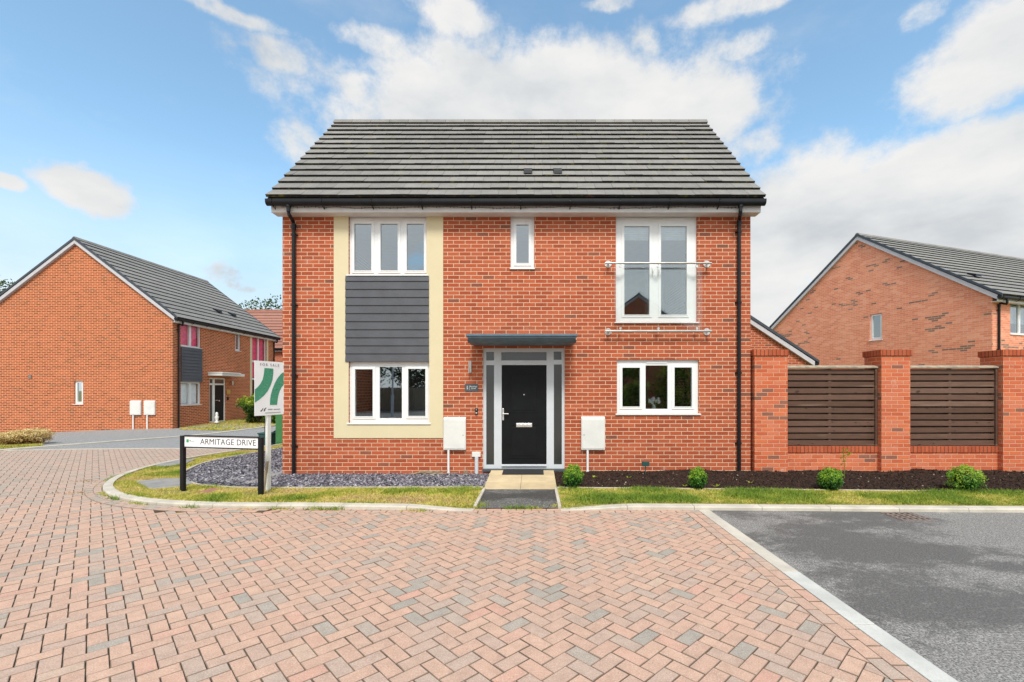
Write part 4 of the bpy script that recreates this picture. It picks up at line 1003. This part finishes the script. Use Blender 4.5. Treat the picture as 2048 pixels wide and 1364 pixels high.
for k, ((xa, wa), (xb, wb)) in enumerate(zip(piers[:-1], piers[1:])):
    x0_, x1_ = xa + wa + .006, xb - .006; t_ = thing('fence_panel', names[k], 'fence panel', (4.19 + x0_, 8.70 + .12, .537), 0, 'fence panels between the piers'); Wd = x1_ - x0_; Hh = 1.50
    mb = MB(); z = .012
    while z < Hh - .04:
        h_ = min(.095, Hh - .02 - z); mb.cr = rng.random(); jx, jz = rng.gauss(0, .002), rng.gauss(0, .0025); mb.idx([(x, y, zz + (jz if x > 1 else -jz)) for zz in (z, z + h_) for x, y in ((.01, jx), (Wd - .01, -jx), (Wd - .01, .018), (.01, .018))], [(0, 3, 2, 1), (4, 5, 6, 7), (0, 1, 5, 4), (1, 2, 6, 5), (2, 3, 7, 6), (3, 0, 4, 7)])
        mb.cr = rng.random(); mb.box(.012, Wd - .012, .075, .09, z + .055, z + .155 if z + .155 < Hh else Hh - .01); z += .126
    mb.build('slats', M_FENCE, t_, bevel=.002)
    for x in (.0, Wd / 2 - .025, Wd - .05): mb = MB(); mb.cr = rng.random(); mb.box(x, x + .05, .019, .074, .005, Hh - .005); mb.build('batten', M_FENCE, t_)
    mb = MB(); mb.cr = .1; mb.box(Wd - .042, Wd, -.03, .018, .005, Hh); mb.build('edge_post', M_FENCE, t_)
    mb = MB(); mb.prism([(-.05, Hh + .004), (.12, Hh + .004), (.12, Hh + .03), (.035, Hh + .062), (-.05, Hh + .03)], 0, Wd, 'x'); mb.build('top_rail', M_OLDW, t_, bevel=.003)

# ------------------------------------------------------------------ left-hand house
LX, LY = (345 - CX) / F * 20, 20.0
LHH = thing('brick_house', 'orange brick house on the left with its blank gable towards the street', 'house', (LX, LY, 0), R(90))
def lt(px): return LX * F / (px - CX) - LY
def lz(px, py): return EYE - (py - HZ) * (LY + lt(px)) / F
def lr(pa, ta, pb, tb): return (lt(pa), lt(pb), lz(pa, tb), lz(pa, ta))
def gy(px): return -((px - CX) * LY / F - LX)
def gzz(py): return EYE - (py - HZ) * LY / F
LLen = lt(549); LDep = 8.4; lze = gzz(631); lzr = gzz(484)
lw1 = lr(361.5, 643, 402, 691.5); lw2 = lr(361.5, 763, 402, 810.5); lw3 = lr(470.5, 665, 481.5, 701); lw4 = (lt(504), lt(533), .35, lz(504, 672)); ldr = (lt(418.6), lt(451), .02, lz(418.6, 755.5))
lg1 = (gy(166), gy(148), gzz(808), gzz(762))
lroof, lya, lza, lyb, lzb = gable_house(LHH, LLen, LDep, lze, lzr, [lw1, lw2, lw3, lw4, ldr], [lg1], M_BRICK2, M_TILEF, eo=.30, vo=.12, ncourse=15, lift=.13, base=-.6)
def simple_window(root, mp_, r_, n=2, **k):
    x0, x1, z0, z1 = r_; ps = []; fwd = .055 if n > 1 else .10; w_ = (x1 - x0) / n
    for i in range(n): ps.append((x0 + i * w_ + fwd, x0 + (i + 1) * w_ - fwd, z0 + fwd, z1 - .08, 1))
    return window(root, mp_, x0, x1, z0, z1, ps, **k)
simple_window(LHH, FR, lw1, glass=M_CLEAR, blind=(lw1[0] + .05, lw1[1] - .05, lw1[2] + .06, lw1[3] - .1, M_CURT)); simple_window(LHH, FR, lw2, glass=M_CLEAR, blind=(lw2[0] + .05, lw2[1] - .05, lw2[2] + .06, lw2[3] - .1, M_BLIND)); simple_window(LHH, FR, lw3, 1)
def taller(root, r_):
    x0, x1, z0, z1 = r_; zs = [z0, z0 + .9, z0 + 1.9, z0 + 2.9, z1]; xm = (x0 + x1) / 2; ps = []
    for a, c_ in zip(zs[:-1], zs[1:]): ps += [(x0 + .05, xm - .04, a + .05, c_ - .05, 0), (xm + .04, x1 - .05, a + .05, c_ - .05, 0)]
    window(root, FR, x0, x1, z0, z1, ps, glass=M_CLEAR, blind=(x0 + .05, x1 - .05, z0 + 2.0, z1 - .06, M_CURT))
taller(LHH, lw4)
simple_window(LHH, GB, lg1, 1)
mb = MB(); plate(mb, lw4[0] - .18, lw4[1] + .16, .2, lze - .02, [lw4], -.012, -.001, FR); mb.build('render_panel', M_CREAM, LHH)
mb = MB(); z0, z1 = lw2[3], lw1[2] - .03; n = 11; hgt = (z1 - z0) / n
for k in range(n):
    a = z0 + k * hgt; c_ = a + hgt; mb.idx([(x, y, z) for x in (lw1[0] - .02, lw1[1] + .04) for y, z in ((-.06, a), (.03, a), (.03, c_), (-.035, c_))], [(0, 1, 2, 3), (7, 6, 5, 4), (0, 4, 5, 1), (1, 5, 6, 2), (2, 6, 7, 3), (3, 7, 4, 0)])
mb.build('cladding', M_CLAD, LHH)
mb = MB(); a, c_, e, f = ldr; wd_ = c_ - a; g1 = (a + .06, a + .28, e + .06, f - .35); g2 = (a + .06, a + .28, f - .27, f - .06); g3 = (a + .42, c_ - .07, f - .27, f - .06); lf = (a + .42, c_ - .07, e + .05, f - .35)
plate(mb, a, c_, e, f, [g1, g2, g3, lf], .03, .09, FR); d_ = mb.build('door_frame', M_WHITE, LHH)
for p in (g1, g2, g3):
    q = MB(); q.face([(p[0], .06, p[2]), (p[1], .06, p[2]), (p[1], .06, p[3]), (p[0], .06, p[3])]); q.build('pane', M_DGLASS, d_)
mb = MB(); mb.box(lf[0], lf[1], .05, .09, lf[2], lf[3]); mb.box(lf[0] + .1, lf[1] - .1, .044, .05, lf[2] + 1.1, lf[3] - .12); mb.box(lf[0] + .1, lf[1] - .1, .044, .05, lf[2] + .12, lf[2] + .9); d2 = mb.build('front_door', M_DOOR, LHH)
q = MB(); q.box(lf[0] + .3, lf[1] - .3, .035, .05, lf[2] + .98, lf[2] + 1.04); q.build('letter_plate', M_STEELP, d2); q = MB(); q.box(lf[0] + .05, lf[0] + .17, .0, .02, lf[2] + 1.02, lf[2] + 1.05); q.box(lf[0] + .05, lf[0] + .08, .0, .05, lf[2] + 1.02, lf[2] + 1.05); q.build('handle', M_STEELP, d2)
mb = MB(); mb.box(a - .1, c_ + .45, -.7, 0, f + .10, f + .22); mb.box(a - .12, c_ + .1, -.75, -.01, f + .221, f + .27); mb.build('door_canopy', M_METER, LHH, bevel=.01)
downpipe(LHH, .28, lze - .35, -.1, lya, lza); downpipe(LHH, LLen - .12, lze - .35, 0, lya, lza)
# gable fittings (built along x, then turned onto the gable)
def on_gable(root, name, mb, mat, **k):
    mb.v = [(y, x, z) for x, y, z in mb.v]; mb.f = [tuple(reversed(f)) for f in mb.f]; return mb.build(name, mat, root, **k)
for pa, pb in ((262, 284), (290, 312)):
    x0, x1 = gy(pb), gy(pa); z0, z1 = gzz(830), gzz(802)
    mb = MB(); mb.prism([(-.07, z0), (0, z0), (0, z1 + .02), (-.03, z1 + .02), (-.075, z1 - .01)], x0, x1, 'x'); bx = on_gable(LHH, 'meter_box', mb, M_METER, bevel=.01)
    q = MB(); q.box(x0 + .02, x1 - .02, -.079, -.072, z0 + .025, z1 - .035); on_gable(bx, 'meter_door', q, M_METER)
    xp = x0 + (x1 - x0) * .72; q = MB(); q.tube([(xp, -.045, z0), (xp, -.045, -.22)], .028, 10); on_gable(bx, 'meter_pipe', q, M_WHITE)
mb = MB(); mb.box(gy(64), gy(57.5), -.03, 0, gzz(757), gzz(749.5)); on_gable(LHH, 'wall_vent', mb, M_RUST)
mb = MB(); x, z = lt(460), lz(460, 766); mb.tube([(x, -.12, z - .12), (x, -.12, z + .1)], .05, 10); mb.box(x - .02, x + .02, -.1, 0, z - .02, z + .02); mb.build('wall_light', M_STEEL, LHH)
mb = MB(); x, z = lt(456.5), lz(456.5, 783.5); mb.box(x - .13, x + .13, -.03, 0, z - .12, z + .10); mb.build('wall_plaque', M_YEL, LHH)
mb = MB(); x, z = lt(455), lz(455, 797); mb.box(x - .05, x + .05, -.04, 0, z - .08, z + .08); mb.build('doorbell', M_BLACK, LHH)
for px, py in ((437, 629), (466, 635)):
    s_ = (lzb - lza) / (lyb - lya); yy = .9; zz = lza + (yy - lya) * s_; x = lt(px) if False else (LX - .9) * F / (px - CX) - LY
    mb = MB(); mb.prism([(yy - .1, zz + .03), (yy + .2, zz + .2 * s_ + .02), (yy + .18, zz + .2 * s_ + .08), (yy - .08, zz + .12)], x - .15, x + .15, 'x'); mb.build('roof_vent', M_BLACK, lroof)

# ------------------------------------------------------------------ right-hand house
RAng = math.atan2(.322, .947)
RH = thing('brick_house', 'pale red brick house behind the garden wall, gable towards the camera', 'house', (15.65, 15.6, 0), RAng)
rg = (3.62, 4.13, 3.74, 4.84); rw = (1.0, 2.25, 3.58, 4.80); rw2 = (4.6, 5.9, 3.58, 4.80)
rroof, rya, rza, ryb, rzb = gable_house(RH, 16.0, 9.2, 4.92, 8.27, [rw, rw2], [rg], M_BRICK3, M_TILEF, eo=.32, vo=.12, ncourse=15, lift=.13, base=-.1)
simple_window(RH, GB, rg, 1); simple_window(RH, FR, rw, blind=(rw[0] + .05, rw[1] - .05, rw[2] + .4, rw[3] - .1, M_BLIND)); simple_window(RH, FR, rw2)
downpipe(RH, .27, 4.6, 0, rya, rza)
mb = MB(); s_ = (rzb - rza) / (ryb - rya); yy = 1.0; zz = rza + (yy - rya) * s_; mb.prism([(yy - .1, zz + .03), (yy + .2, zz + .2 * s_ + .02), (yy + .18, zz + .2 * s_ + .08), (yy - .08, zz + .12)], .9, 1.2, 'x'); mb.build('roof_vent', M_BLACK, rroof)
# garage
GRX = 9.15; GR = thing('brick_garage', 'brick garage gable with white bargeboard behind the first fence panel', 'garage', (GRX, 15.2, 0), R(90))
gable_house(GR, 5.8, 5.8, 2.62, 2.62 + 2.9 * .655, [], [], M_BRICK, M_TILEF, eo=.25, vo=.12, ncourse=10, lift=.10, base=-.1, interior=False)
# far house with the red roof
BH = thing('brick_house', 'distant brick house with a red tiled roof between the two nearer houses', 'house', (-24, 33, 0))
bw_ = (3.2, 4.4, .9, 2.1); bw2 = (9.5, 11, 3.1, 4.2)
gable_house(BH, 17, 8, 4.75, 4.75 + 4 * .80, [bw_, bw2], [], M_BRICK, M_TILER, eo=.35, vo=.12, ncourse=13, lift=.12, base=-.6); simple_window(BH, FR, bw_); simple_window(BH, FR, bw2)
# houses across the road, seen only as reflections in the glass
OH = thing('brick_house', 'brick house across the road, mirrored in the balcony window', 'house', (7.04 - 4.3, -13.46, 0), R(-90))
ow = (3.5, 4.7, 3.2, 4.3)
gable_house(OH, 9, 8.6, 4.85, 8.05, [], [ow], M_BRICK, M_TILEF, eo=.3, vo=.14, ncourse=14, lift=.12, base=-.1); simple_window(OH, GB, ow)
OH2 = thing('brick_house', 'brick house across the road, mirrored in the lower left window', 'house', (-21.3, -14, 0), R(-90))
gable_house(OH2, 6, 8.4, 4.85, 8.0, [], [ow], M_BRICK2, M_TILEF, eo=.3, vo=.14, ncourse=14, lift=.12, base=-.1); simple_window(OH2, GB, ow)

# ------------------------------------------------------------------ street furniture
# street name sign
A = Vector((*G(365, 986.5), 0)); B = Vector((*G(521, 994.5), 0)); dv = (B - A); ln = dv.length; an = math.atan2(dv.y, dv.x)
SG = thing('street_name_sign', 'white street name plate reading ARMITAGE DRIVE on two black posts', 'street sign', tuple(A), an)
for x in (0, ln):
    mb = MB(); mb.box(x - .033, x + .033, -.018, .035, -.05, .905); mb.build('post', M_BLACK, SG, bevel=.005)
mb = MB(); mb.box(.039, ln - .039, .0, .02, .735, .895); fr_ = mb.build('plate', M_SIGNW, SG)
for z_ in (.8955, .717): mb = MB(); mb.box(.039, ln - .039, -.012, .03, z_, z_ + .0175); mb.build('rail', M_BLACK, SG)
text('ARMITAGE DRIVE', .128, (ln * .59, -.001, .815), (R(90), 0, 0), M_TXT, 'lettering', fr_, sx=.98, space=1.03, offs=-.0006)
mb = MB(); mb.box(.075, .118, -.002, 0, .80, .85); mb.build('emblem', M_LOGOG, fr_)
mb = MB(); mb.box(.13, .16, -.002, 0, .832, .842); mb.box(.13, .225, -.002, 0, .818, .825); mb.build('small_print', M_TXTG, fr_)

# for sale board
BD = thing('for_sale_board', 'white estate agent board with green curved stripes, angled on a white post', 'for sale board', (-3.915 - .26 + .0, 7.13, 0))
BL = Vector(((508.8 - CX) / F * 6.93, 6.93)); BRr = Vector(((566.6 - CX) / F * 7.45, 7.45)); mid = (BL + BRr) / 2
BD.location = (mid.x, mid.y, 0); bdir = BRr - BL; bw0 = bdir.length; BD.rotation_euler = (0, 0, math.atan2(bdir.y, bdir.x)); z0, z1 = 1.225, 2.07
mb = MB(); mb.box(-bw0 / 2, bw0 / 2, -.006, .0, z0, z1); pn = mb.build('board', M_SIGNW, BD)
mb = MB(); mb.box(-.035, .035, .002, .045, -.05, z0 + .45); mb.build('post', M_WOODP, BD, bevel=.003)
def cb(x, y): return (-bw0 / 2 + (x - 160) / 495 * bw0, z1 - ((y - 170 - (x - 160) * .081) / (945 - (x - 160) * .131)) * (z1 - z0))
lv = [(318, 300), (470, 312), (468, 400), (455, 500), (425, 590), (375, 690), (310, 770), (230, 840), (160, 885), (160, 665), (205, 625), (250, 570), (285, 500), (303, 430), (312, 360)]
rv_ = [(655, 372), (655, 590), (615, 635), (580, 700), (556, 780), (542, 860), (535, 930), (410, 930), (412, 850), (425, 760), (450, 670), (490, 570), (540, 480), (600, 410)]
m, N, b = newmat('green_stripe'); t = N.n('TexCoord').outputs['Object']; wv_ = N.n('TexWave', {'wave_type': 'RINGS'}, Scale=22.0, Distortion=14.0, Detail=1.0); N.set(wv_, 'Vector', t)
N.set(b, 'Base Color', N.mix(N.smooth(wv_.outputs['Fac'], .55, .8), (.03, .22, .12), (.12, .42, .27))); N.set(b, 'Roughness', .5)
for pl in (lv, rv_):
    q = MB(); pp = [cb(*p) for p in pl]; q.face([(x, -.0085, z) for x, z in pp][::-1]); o = q.build('stripe', m, pn)
text('FOR SALE', .060, (.0, -.0085, cb(420, 252)[1]), (R(90), 0, 0), M_TXTG, 'lettering', pn, space=1.5, offs=-.0006)
for cs in ([(245, 1035), (262, 1042), (285, 1020), (300, 985), (290, 980), (276, 1008)], [(305, 1035), (325, 1035), (332, 1000), (355, 978), (335, 978), (312, 1000)]):
    q = MB(); q.face([(x, -.0085, z) for x, z in [cb(*p) for p in cs]][::-1]); q.build('emblem', M_TXT, pn)
q = MB()
for a, c_ in ((375, 455), (475, 590)):
    p0, p1 = cb(a, 1012), cb(c_, 996); q.box(p0[0], p1[0], -.009, -.0065, p0[1], p1[1])
p0, p1 = cb(330, 1062), cb(600, 1058); q.box(p0[0], p1[0], -.009, -.0065, p0[1], p1[1]); q.build('small_print', M_TXTG, pn)
mb = MB(); mb.tube([(0, 0, -.02), (.04, -.01, .25), (.075, -.02, .47)], [.028, .026, .022], 5); o = mb.build('wooden_stake', M_OLDW); o.location = (*G(527, 986), 0.03); tag(o, 'weathered grey wooden stake leaning on the white board post', 'stake')
# solar light on a spike
sp = thing('garden_light', 'small dark green solar light on a spike in the soil bed', 'garden light', (*G(1291, 954.5), .02))
mb = MB(); mb.tube([(0, 0, 0), (0, 0, .2)], .009, 8); mb.build('spike', M_BIN, sp); mb = MB(); mb.box(-.065, .065, -.03, .02, .185, .275); mb.box(-.052, .052, -.034, -.03, .195, .265); mb.build('lamp_head', M_BIN, sp, bevel=.006)
# drain
a0 = G(1812, 1033); dg_ = thing('drain_grate', 'rusty brown iron drain grate in the asphalt by the kerb', 'drain', (a0[0], a0[1] + .0, .002))
mb = MB(); plate(mb, -.20, .20, -.19, .19, [(-.185, .185, -.16, .16)], -.006, .006, lambda u, d, z: (u, z, -d)); mb.build('frame', M_RUST, dg_)
mb = MB()
for k in range(5): x = -.17 + k * .075; mb.idx([(x + dx + (.02 if y > 0 else 0), y, z) for dx in (0, .028) for y, z in ((-.16, -.004), (.16, -.004), (.16, .004), (-.16, .004))], [(0, 1, 2, 3), (7, 6, 5, 4), (0, 4, 5, 1), (1, 5, 6, 2), (2, 6, 7, 3), (3, 7, 4, 0)])
for y in (-.08, 0, .08): mb.box(-.185, .185, y - .008, y + .008, -.003, .006)
mb.build('bars', M_RUST, dg_)
mb = MB(); mb.face([(a0[0] - .19, a0[1] - .17, .0015), (a0[0] + .19, a0[1] - .17, .0015), (a0[0] + .19, a0[1] + .17, .0015), (a0[0] - .19, a0[1] + .17, .0015)]); struct(mb.build('drain_pit', M_DARK))
# green cabinet and food-waste caddy
cb_ = thing('utility_cabinet', 'tall green metal cabinet behind the left corner of the house', 'cabinet', (-7.35, 13.35, gz(-7, 13)))
mb = MB(); mb.box(-.25, .75, 0, .45, .0, 1.28); mb.build('body', M_GREEN, cb_, bevel=.012)
mb = MB(); mb.box(-.27, .77, -.02, .47, 1.281, 1.33); mb.build('roof', M_GREEN, cb_, bevel=.01)
for xd in (-.22, .26): mb = MB(); mb.box(xd, xd + .46, -.012, -.001, .08, 1.24); mb.build('door', M_GREEN, cb_, bevel=.003)
g_ = G(536, 889.5); cd = thing('waste_caddy', 'dark green lidded waste caddy with raised handle beside the green cabinet', 'bin', (g_[0], g_[1], .0))
mb = MB(); mb.idx([(sx * w_, sy * w_ * .8, z) for z, w_ in ((.0, .15), (.33, .20)) for sx, sy in ((-1, -1), (1, -1), (1, 1), (-1, 1))], [(3, 2, 1, 0), (4, 5, 6, 7), (0, 1, 5, 4), (1, 2, 6, 5), (2, 3, 7, 6), (3, 0, 4, 7)]); mb.build('body', M_BIN, cd, bevel=.01)
mb = MB(); mb.box(-.215, .215, -.18, .18, .331, .365); mb.build('lid', M_BIN, cd, bevel=.01)
mb = MB(); mb.tube([(-.09, 0, .35), (-.10, 0, .52), (-.10, .02, .62)], .010, 8); mb.tube([(.12, 0, .35), (.24, 0, .42), (.27, 0, .45)], .022, 8); mb.build('handle', M_BLACK, cd)
# small white ornament by the neighbour's door
ox = lt(415); mb = MB(); mb.lathe([(.10, 0), (.10, .05), (.05, .09), (.07, .2), (.09, .3), (.05, .36), (.065, .42), (.05, .50), (.01, .53)], 0, 0, 12); o = mb.build('garden_ornament', M_WHITE, smooth=True); o.location = (LX + .45, LY + ox, .02); tag(o, 'small white garden ornament beside the door of the left-hand house', 'ornament')
# lamp post across the road
lp = thing('lamp_post', 'grey steel lamp post across the road, mirrored in the lower left window', 'lamp post', (-8.5, -9.5, 0))
mb = MB(); mb.tube([(0, 0, 0), (0, 0, 1.3)], .09, 14); mb.tube([(0, 0, 1.3), (0, 0, 6)], .05, 12); mb.build('column', M_GREYFR, lp); mb = MB(); mb.box(-.12, .12, -.1, .5, 6.0, 6.1); mb.build('lantern', M_GREYFR, lp, bevel=.01)

# ------------------------------------------------------------------ plants
def leafcloud(mb, c, rad, n, size, r2, inner=.55, flat=1.0, tone=None, bumps=0.18, ns=3.0):
    c = Vector(c)
    for _ in range(n):
        d = Vector((r2.gauss(0, 1), r2.gauss(0, 1), r2.gauss(0, 1))); d.normalize()
        k = r2.uniform(inner, 1.0) ** .6; bump = 1 + bumps * mnoise.noise(d * ns + c)
        p = c + Vector((d.x * rad[0], d.y * rad[1], d.z * rad[2])) * k * bump
        s_ = size * r2.uniform(.6, 1.35); a = Vector((r2.gauss(0, 1), r2.gauss(0, 1), r2.gauss(0, 1))); a = (a + d * .9).normalized()
        u = a.orthogonal().normalized(); v = a.cross(u); an_ = r2.uniform(0, 6.28); u, v = u * math.cos(an_) + v * math.sin(an_), v * math.cos(an_) - u * math.sin(an_)
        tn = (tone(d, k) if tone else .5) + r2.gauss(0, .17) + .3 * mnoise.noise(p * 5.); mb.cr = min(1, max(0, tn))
        mb.face([p - u * s_, p + v * s_ * .5, p + u * s_, p - v * s_ * .5])
balls = [((1146, 979.5), .17, .195, 'round clipped box shrub beside the sandstone path', 0.0), ((1397, 982.5), .145, .175, 'small box shrub in the bed below the lower right window', -.02), ((1662, 984.5), .185, .175, 'round box shrub in front of the first fence panel', -.02), ((1934, 987), .22, .20, 'bushiest bright green box shrub in front of the second fence panel', .14)]
for k, (p, rx, rz_, lab, tn) in enumerate(balls):
    x, y = G(*p); y += .02; rx *= .93; rz_ *= .95; r2 = random.Random(20 + k); t_ = thing('box_shrub', lab, 'shrub', (x, y, .02), 0, 'box shrubs in the soil bed')
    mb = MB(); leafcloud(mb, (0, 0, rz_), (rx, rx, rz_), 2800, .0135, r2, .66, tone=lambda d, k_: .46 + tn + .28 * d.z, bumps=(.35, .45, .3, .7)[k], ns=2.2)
    for _ in range(16 + 8 * k):
        a = r2.uniform(0, 6.28); e_ = r2.uniform(.1, 1.4); d_ = Vector((math.cos(a) * math.cos(e_), math.sin(a) * math.cos(e_), math.sin(e_))); c_ = Vector((d_.x * rx, d_.y * rx, rz_ + d_.z * rz_)) * 1.0
        leafcloud(mb, c_ + d_ * .01, (.035, .035, .04), 28, .013, r2, .2, tone=lambda d, k_: .72 + tn, bumps=.4)
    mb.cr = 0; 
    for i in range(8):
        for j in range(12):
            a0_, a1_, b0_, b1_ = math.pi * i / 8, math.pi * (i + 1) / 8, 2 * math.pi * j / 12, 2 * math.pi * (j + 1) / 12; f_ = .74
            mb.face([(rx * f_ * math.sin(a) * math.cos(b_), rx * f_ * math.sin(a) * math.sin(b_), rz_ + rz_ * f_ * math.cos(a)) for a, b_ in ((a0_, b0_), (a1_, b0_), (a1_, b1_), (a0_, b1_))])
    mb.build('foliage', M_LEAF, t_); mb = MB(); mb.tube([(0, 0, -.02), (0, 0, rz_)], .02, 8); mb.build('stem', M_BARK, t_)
# spindly sapling in front of the wall
x, y = G(1689, 962); sp2 = thing('sapling', 'thin pale green sapling standing behind a box shrub', 'plant', (x, y, .05)); r2 = random.Random(5)
mb = MB(); mb.tube([(0, 0, 0), (.0, 0, .22), (-.02, 0, .40), (-.015, 0, .50)], .005, 6); mb.tube([(-.01, 0, .3), (.06, 0, .42)], .003, 5); mb.build('stem', M_LEAFY, sp2)
mb = MB()
for cx_, cz_ in ((-.06, .36), (.0, .40), (.07, .42), (-.03, .47), (.03, .50), (.09, .45), (-.01, .30), (-.05, .25), (-.03, .53)):
    u = r2.uniform(.025, .045); mb.cr = r2.uniform(.6, 1); mb.face([(cx_ - u, 0, cz_), (cx_ - u * .3, -.02, cz_ + u * .5), (cx_ + u * .6, -.01, cz_ + u * .5), (cx_ + u, .01, cz_), (cx_ + u * .2, 0, cz_ - u * .5)])
mb.build('leaves', M_LEAFY, sp2)
for (px, py, s_, wl) in ((1188, 961, 1, 'tiny weed seedling just right of the first box shrub'), (1257, 962, 1, 'tiny weed seedling left of the green solar light'), (1370, 979, 1, 'low weed seedling at the edging just left of the second box shrub'), (1432, 980, 1.2, 'low weed seedling at the edging just right of the second box shrub'), (1500, 972, .8, 'tiny weed seedling in front of the first brick pier')):
    x, y = G(px, py); mb = MB()
    for k in range(9):
        a = r2.uniform(0, 6.28); l_ = r2.uniform(.03, .07) * s_; mb.cr = r2.uniform(.4, 1); d = Vector((math.cos(a), math.sin(a), .5)); n_ = Vector((-d.y, d.x, 0)) * .012
        mb.face([(0, 0, 0), tuple(d * l_ * .6 + n_), tuple(d * l_), tuple(d * l_ * .6 - n_)])
    o = mb.build('weed', M_LEAFY); o.location = (x, y, .05); tag(o, wl, 'weed', 'weed seedlings in the soil bed')
# golden shrubs, far left
for k, (px, py, w_, h_, lab) in enumerate([(8, 893, .42, .22, 'straw coloured low shrub cut by the left edge of the photo'), (44, 891, .50, .25, 'straw coloured dome shrub on the grass corner at far left')]):
    x, y = G(px, py); r2 = random.Random(40 + k); t_ = thing('heather_shrub', lab, 'shrub', (x, y + .25, gz(x, y) + .02), 0, 'golden shrubs at the far left')
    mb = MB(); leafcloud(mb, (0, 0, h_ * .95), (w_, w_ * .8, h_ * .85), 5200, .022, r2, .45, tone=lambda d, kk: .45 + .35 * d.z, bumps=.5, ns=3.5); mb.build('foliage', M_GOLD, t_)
    mb = MB()
    for _ in range(36): a = r2.uniform(0, 6.28); rr = r2.uniform(.1, w_ * .8); mb.tube([(math.cos(a) * rr * .3, math.sin(a) * rr * .25, 0), (math.cos(a) * rr, math.sin(a) * rr * .7, h_ * r2.uniform(.5, 1))], .007, 4)
    mb.build('stems', M_BARK, t_)
# bush by the neighbour's front
x, y = G(504, 848); r2 = random.Random(50); t_ = thing('bush', 'bright yellow-green bush at the foot of the left-hand house', 'bush', (x - .05, y + .7, 0))
mb = MB()
for _ in range(22):
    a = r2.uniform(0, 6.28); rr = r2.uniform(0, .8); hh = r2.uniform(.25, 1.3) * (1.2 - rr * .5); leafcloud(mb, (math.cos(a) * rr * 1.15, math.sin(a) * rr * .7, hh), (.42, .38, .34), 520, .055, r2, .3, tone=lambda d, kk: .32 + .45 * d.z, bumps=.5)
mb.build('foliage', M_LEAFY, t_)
mb = MB()
for _ in range(14): a = r2.uniform(0, 6.28); rr = r2.uniform(.1, .8); mb.tube([(0, 0, 0), (math.cos(a) * rr * .5, math.sin(a) * rr * .5, .4), (math.cos(a) * rr, math.sin(a) * rr, r2.uniform(.6, 1.2))], [.025, .015, .006], 5)
mb.build('stem', M_BARK, t_)
# trees
def tree(lab, x, y, h, r_, seed, mat=None, nl=15, per=420, size=.16, trunk=.4, low=.3):
    r2 = random.Random(seed); t_ = thing('tree', lab, 'tree', (x, y, gz(x, y) - .05)); mat = mat or M_LEAFD; br = MB()
    br.tube([(0, 0, 0), (.1, 0, h * .3), (0, .1, h * .6), (.05, 0, h * .85)], [trunk, trunk * .7, trunk * .4, .05], 9); mb = MB()
    for i in range(nl):
        a = r2.uniform(0, 6.28); f_ = i / nl; zz = h * (low + (.95 - low) * f_); rr = r_ * math.sin(math.pi * (.25 + .65 * f_)) * r2.uniform(.35, .95); c_ = (math.cos(a) * rr, math.sin(a) * rr, zz); cr_ = r_ * r2.uniform(.28, .46)
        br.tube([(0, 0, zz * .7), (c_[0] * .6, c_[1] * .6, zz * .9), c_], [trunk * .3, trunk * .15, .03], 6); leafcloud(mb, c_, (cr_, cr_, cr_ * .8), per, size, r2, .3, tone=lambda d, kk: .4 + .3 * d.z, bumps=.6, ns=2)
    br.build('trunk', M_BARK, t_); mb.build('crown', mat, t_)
tree('tree top showing over the roof slope of the left-hand house at the photo edge', -51, 44, 12.2, 4.2, 1)
tree('far tree just visible above the red roof between the houses', -29, 50, 11.6, 4.6, 2)
tree('second far tree beside the brick house corner above the red roof', -24.5, 50, 11.3, 4.4, 3)
tree('leafy tree across the road, mirrored in the lower right window', 5.0, -8.3, 4.0, 2.0, 4, M_LEAFY, per=500, size=.07, trunk=.12, low=.12)
tree('second leafy tree across the road, mirrored in the lower right window', 8.6, -8.6, 4.3, 2.3, 5, M_LEAFY, per=500, size=.07, trunk=.12, low=.12)
tree('dark tree across the road, mirrored in the lower left window', -11.0, -22, 7.5, 3.6, 6, per=420, size=.12)
tree('second dark tree across the road, mirrored in the lower left window', -16.5, -24, 8, 3.8, 8, per=420, size=.12)
fe = thing('timber_fence', 'grey timber fence across the road, mirrored in the lower left window', 'fence', (-21, -19, 0))
mb = MB()
for k in range(100): mb.cr = rng.random(); mb.box(k * .15, k * .15 + .14, 0, .02, 0, 1.8)
mb.build('boards', M_OLDW, fe)
for k in range(9): mb = MB(); mb.box(k * 1.85, k * 1.85 + .1, .021, .12, 0, 1.9); mb.build('post', M_OLDW, fe)
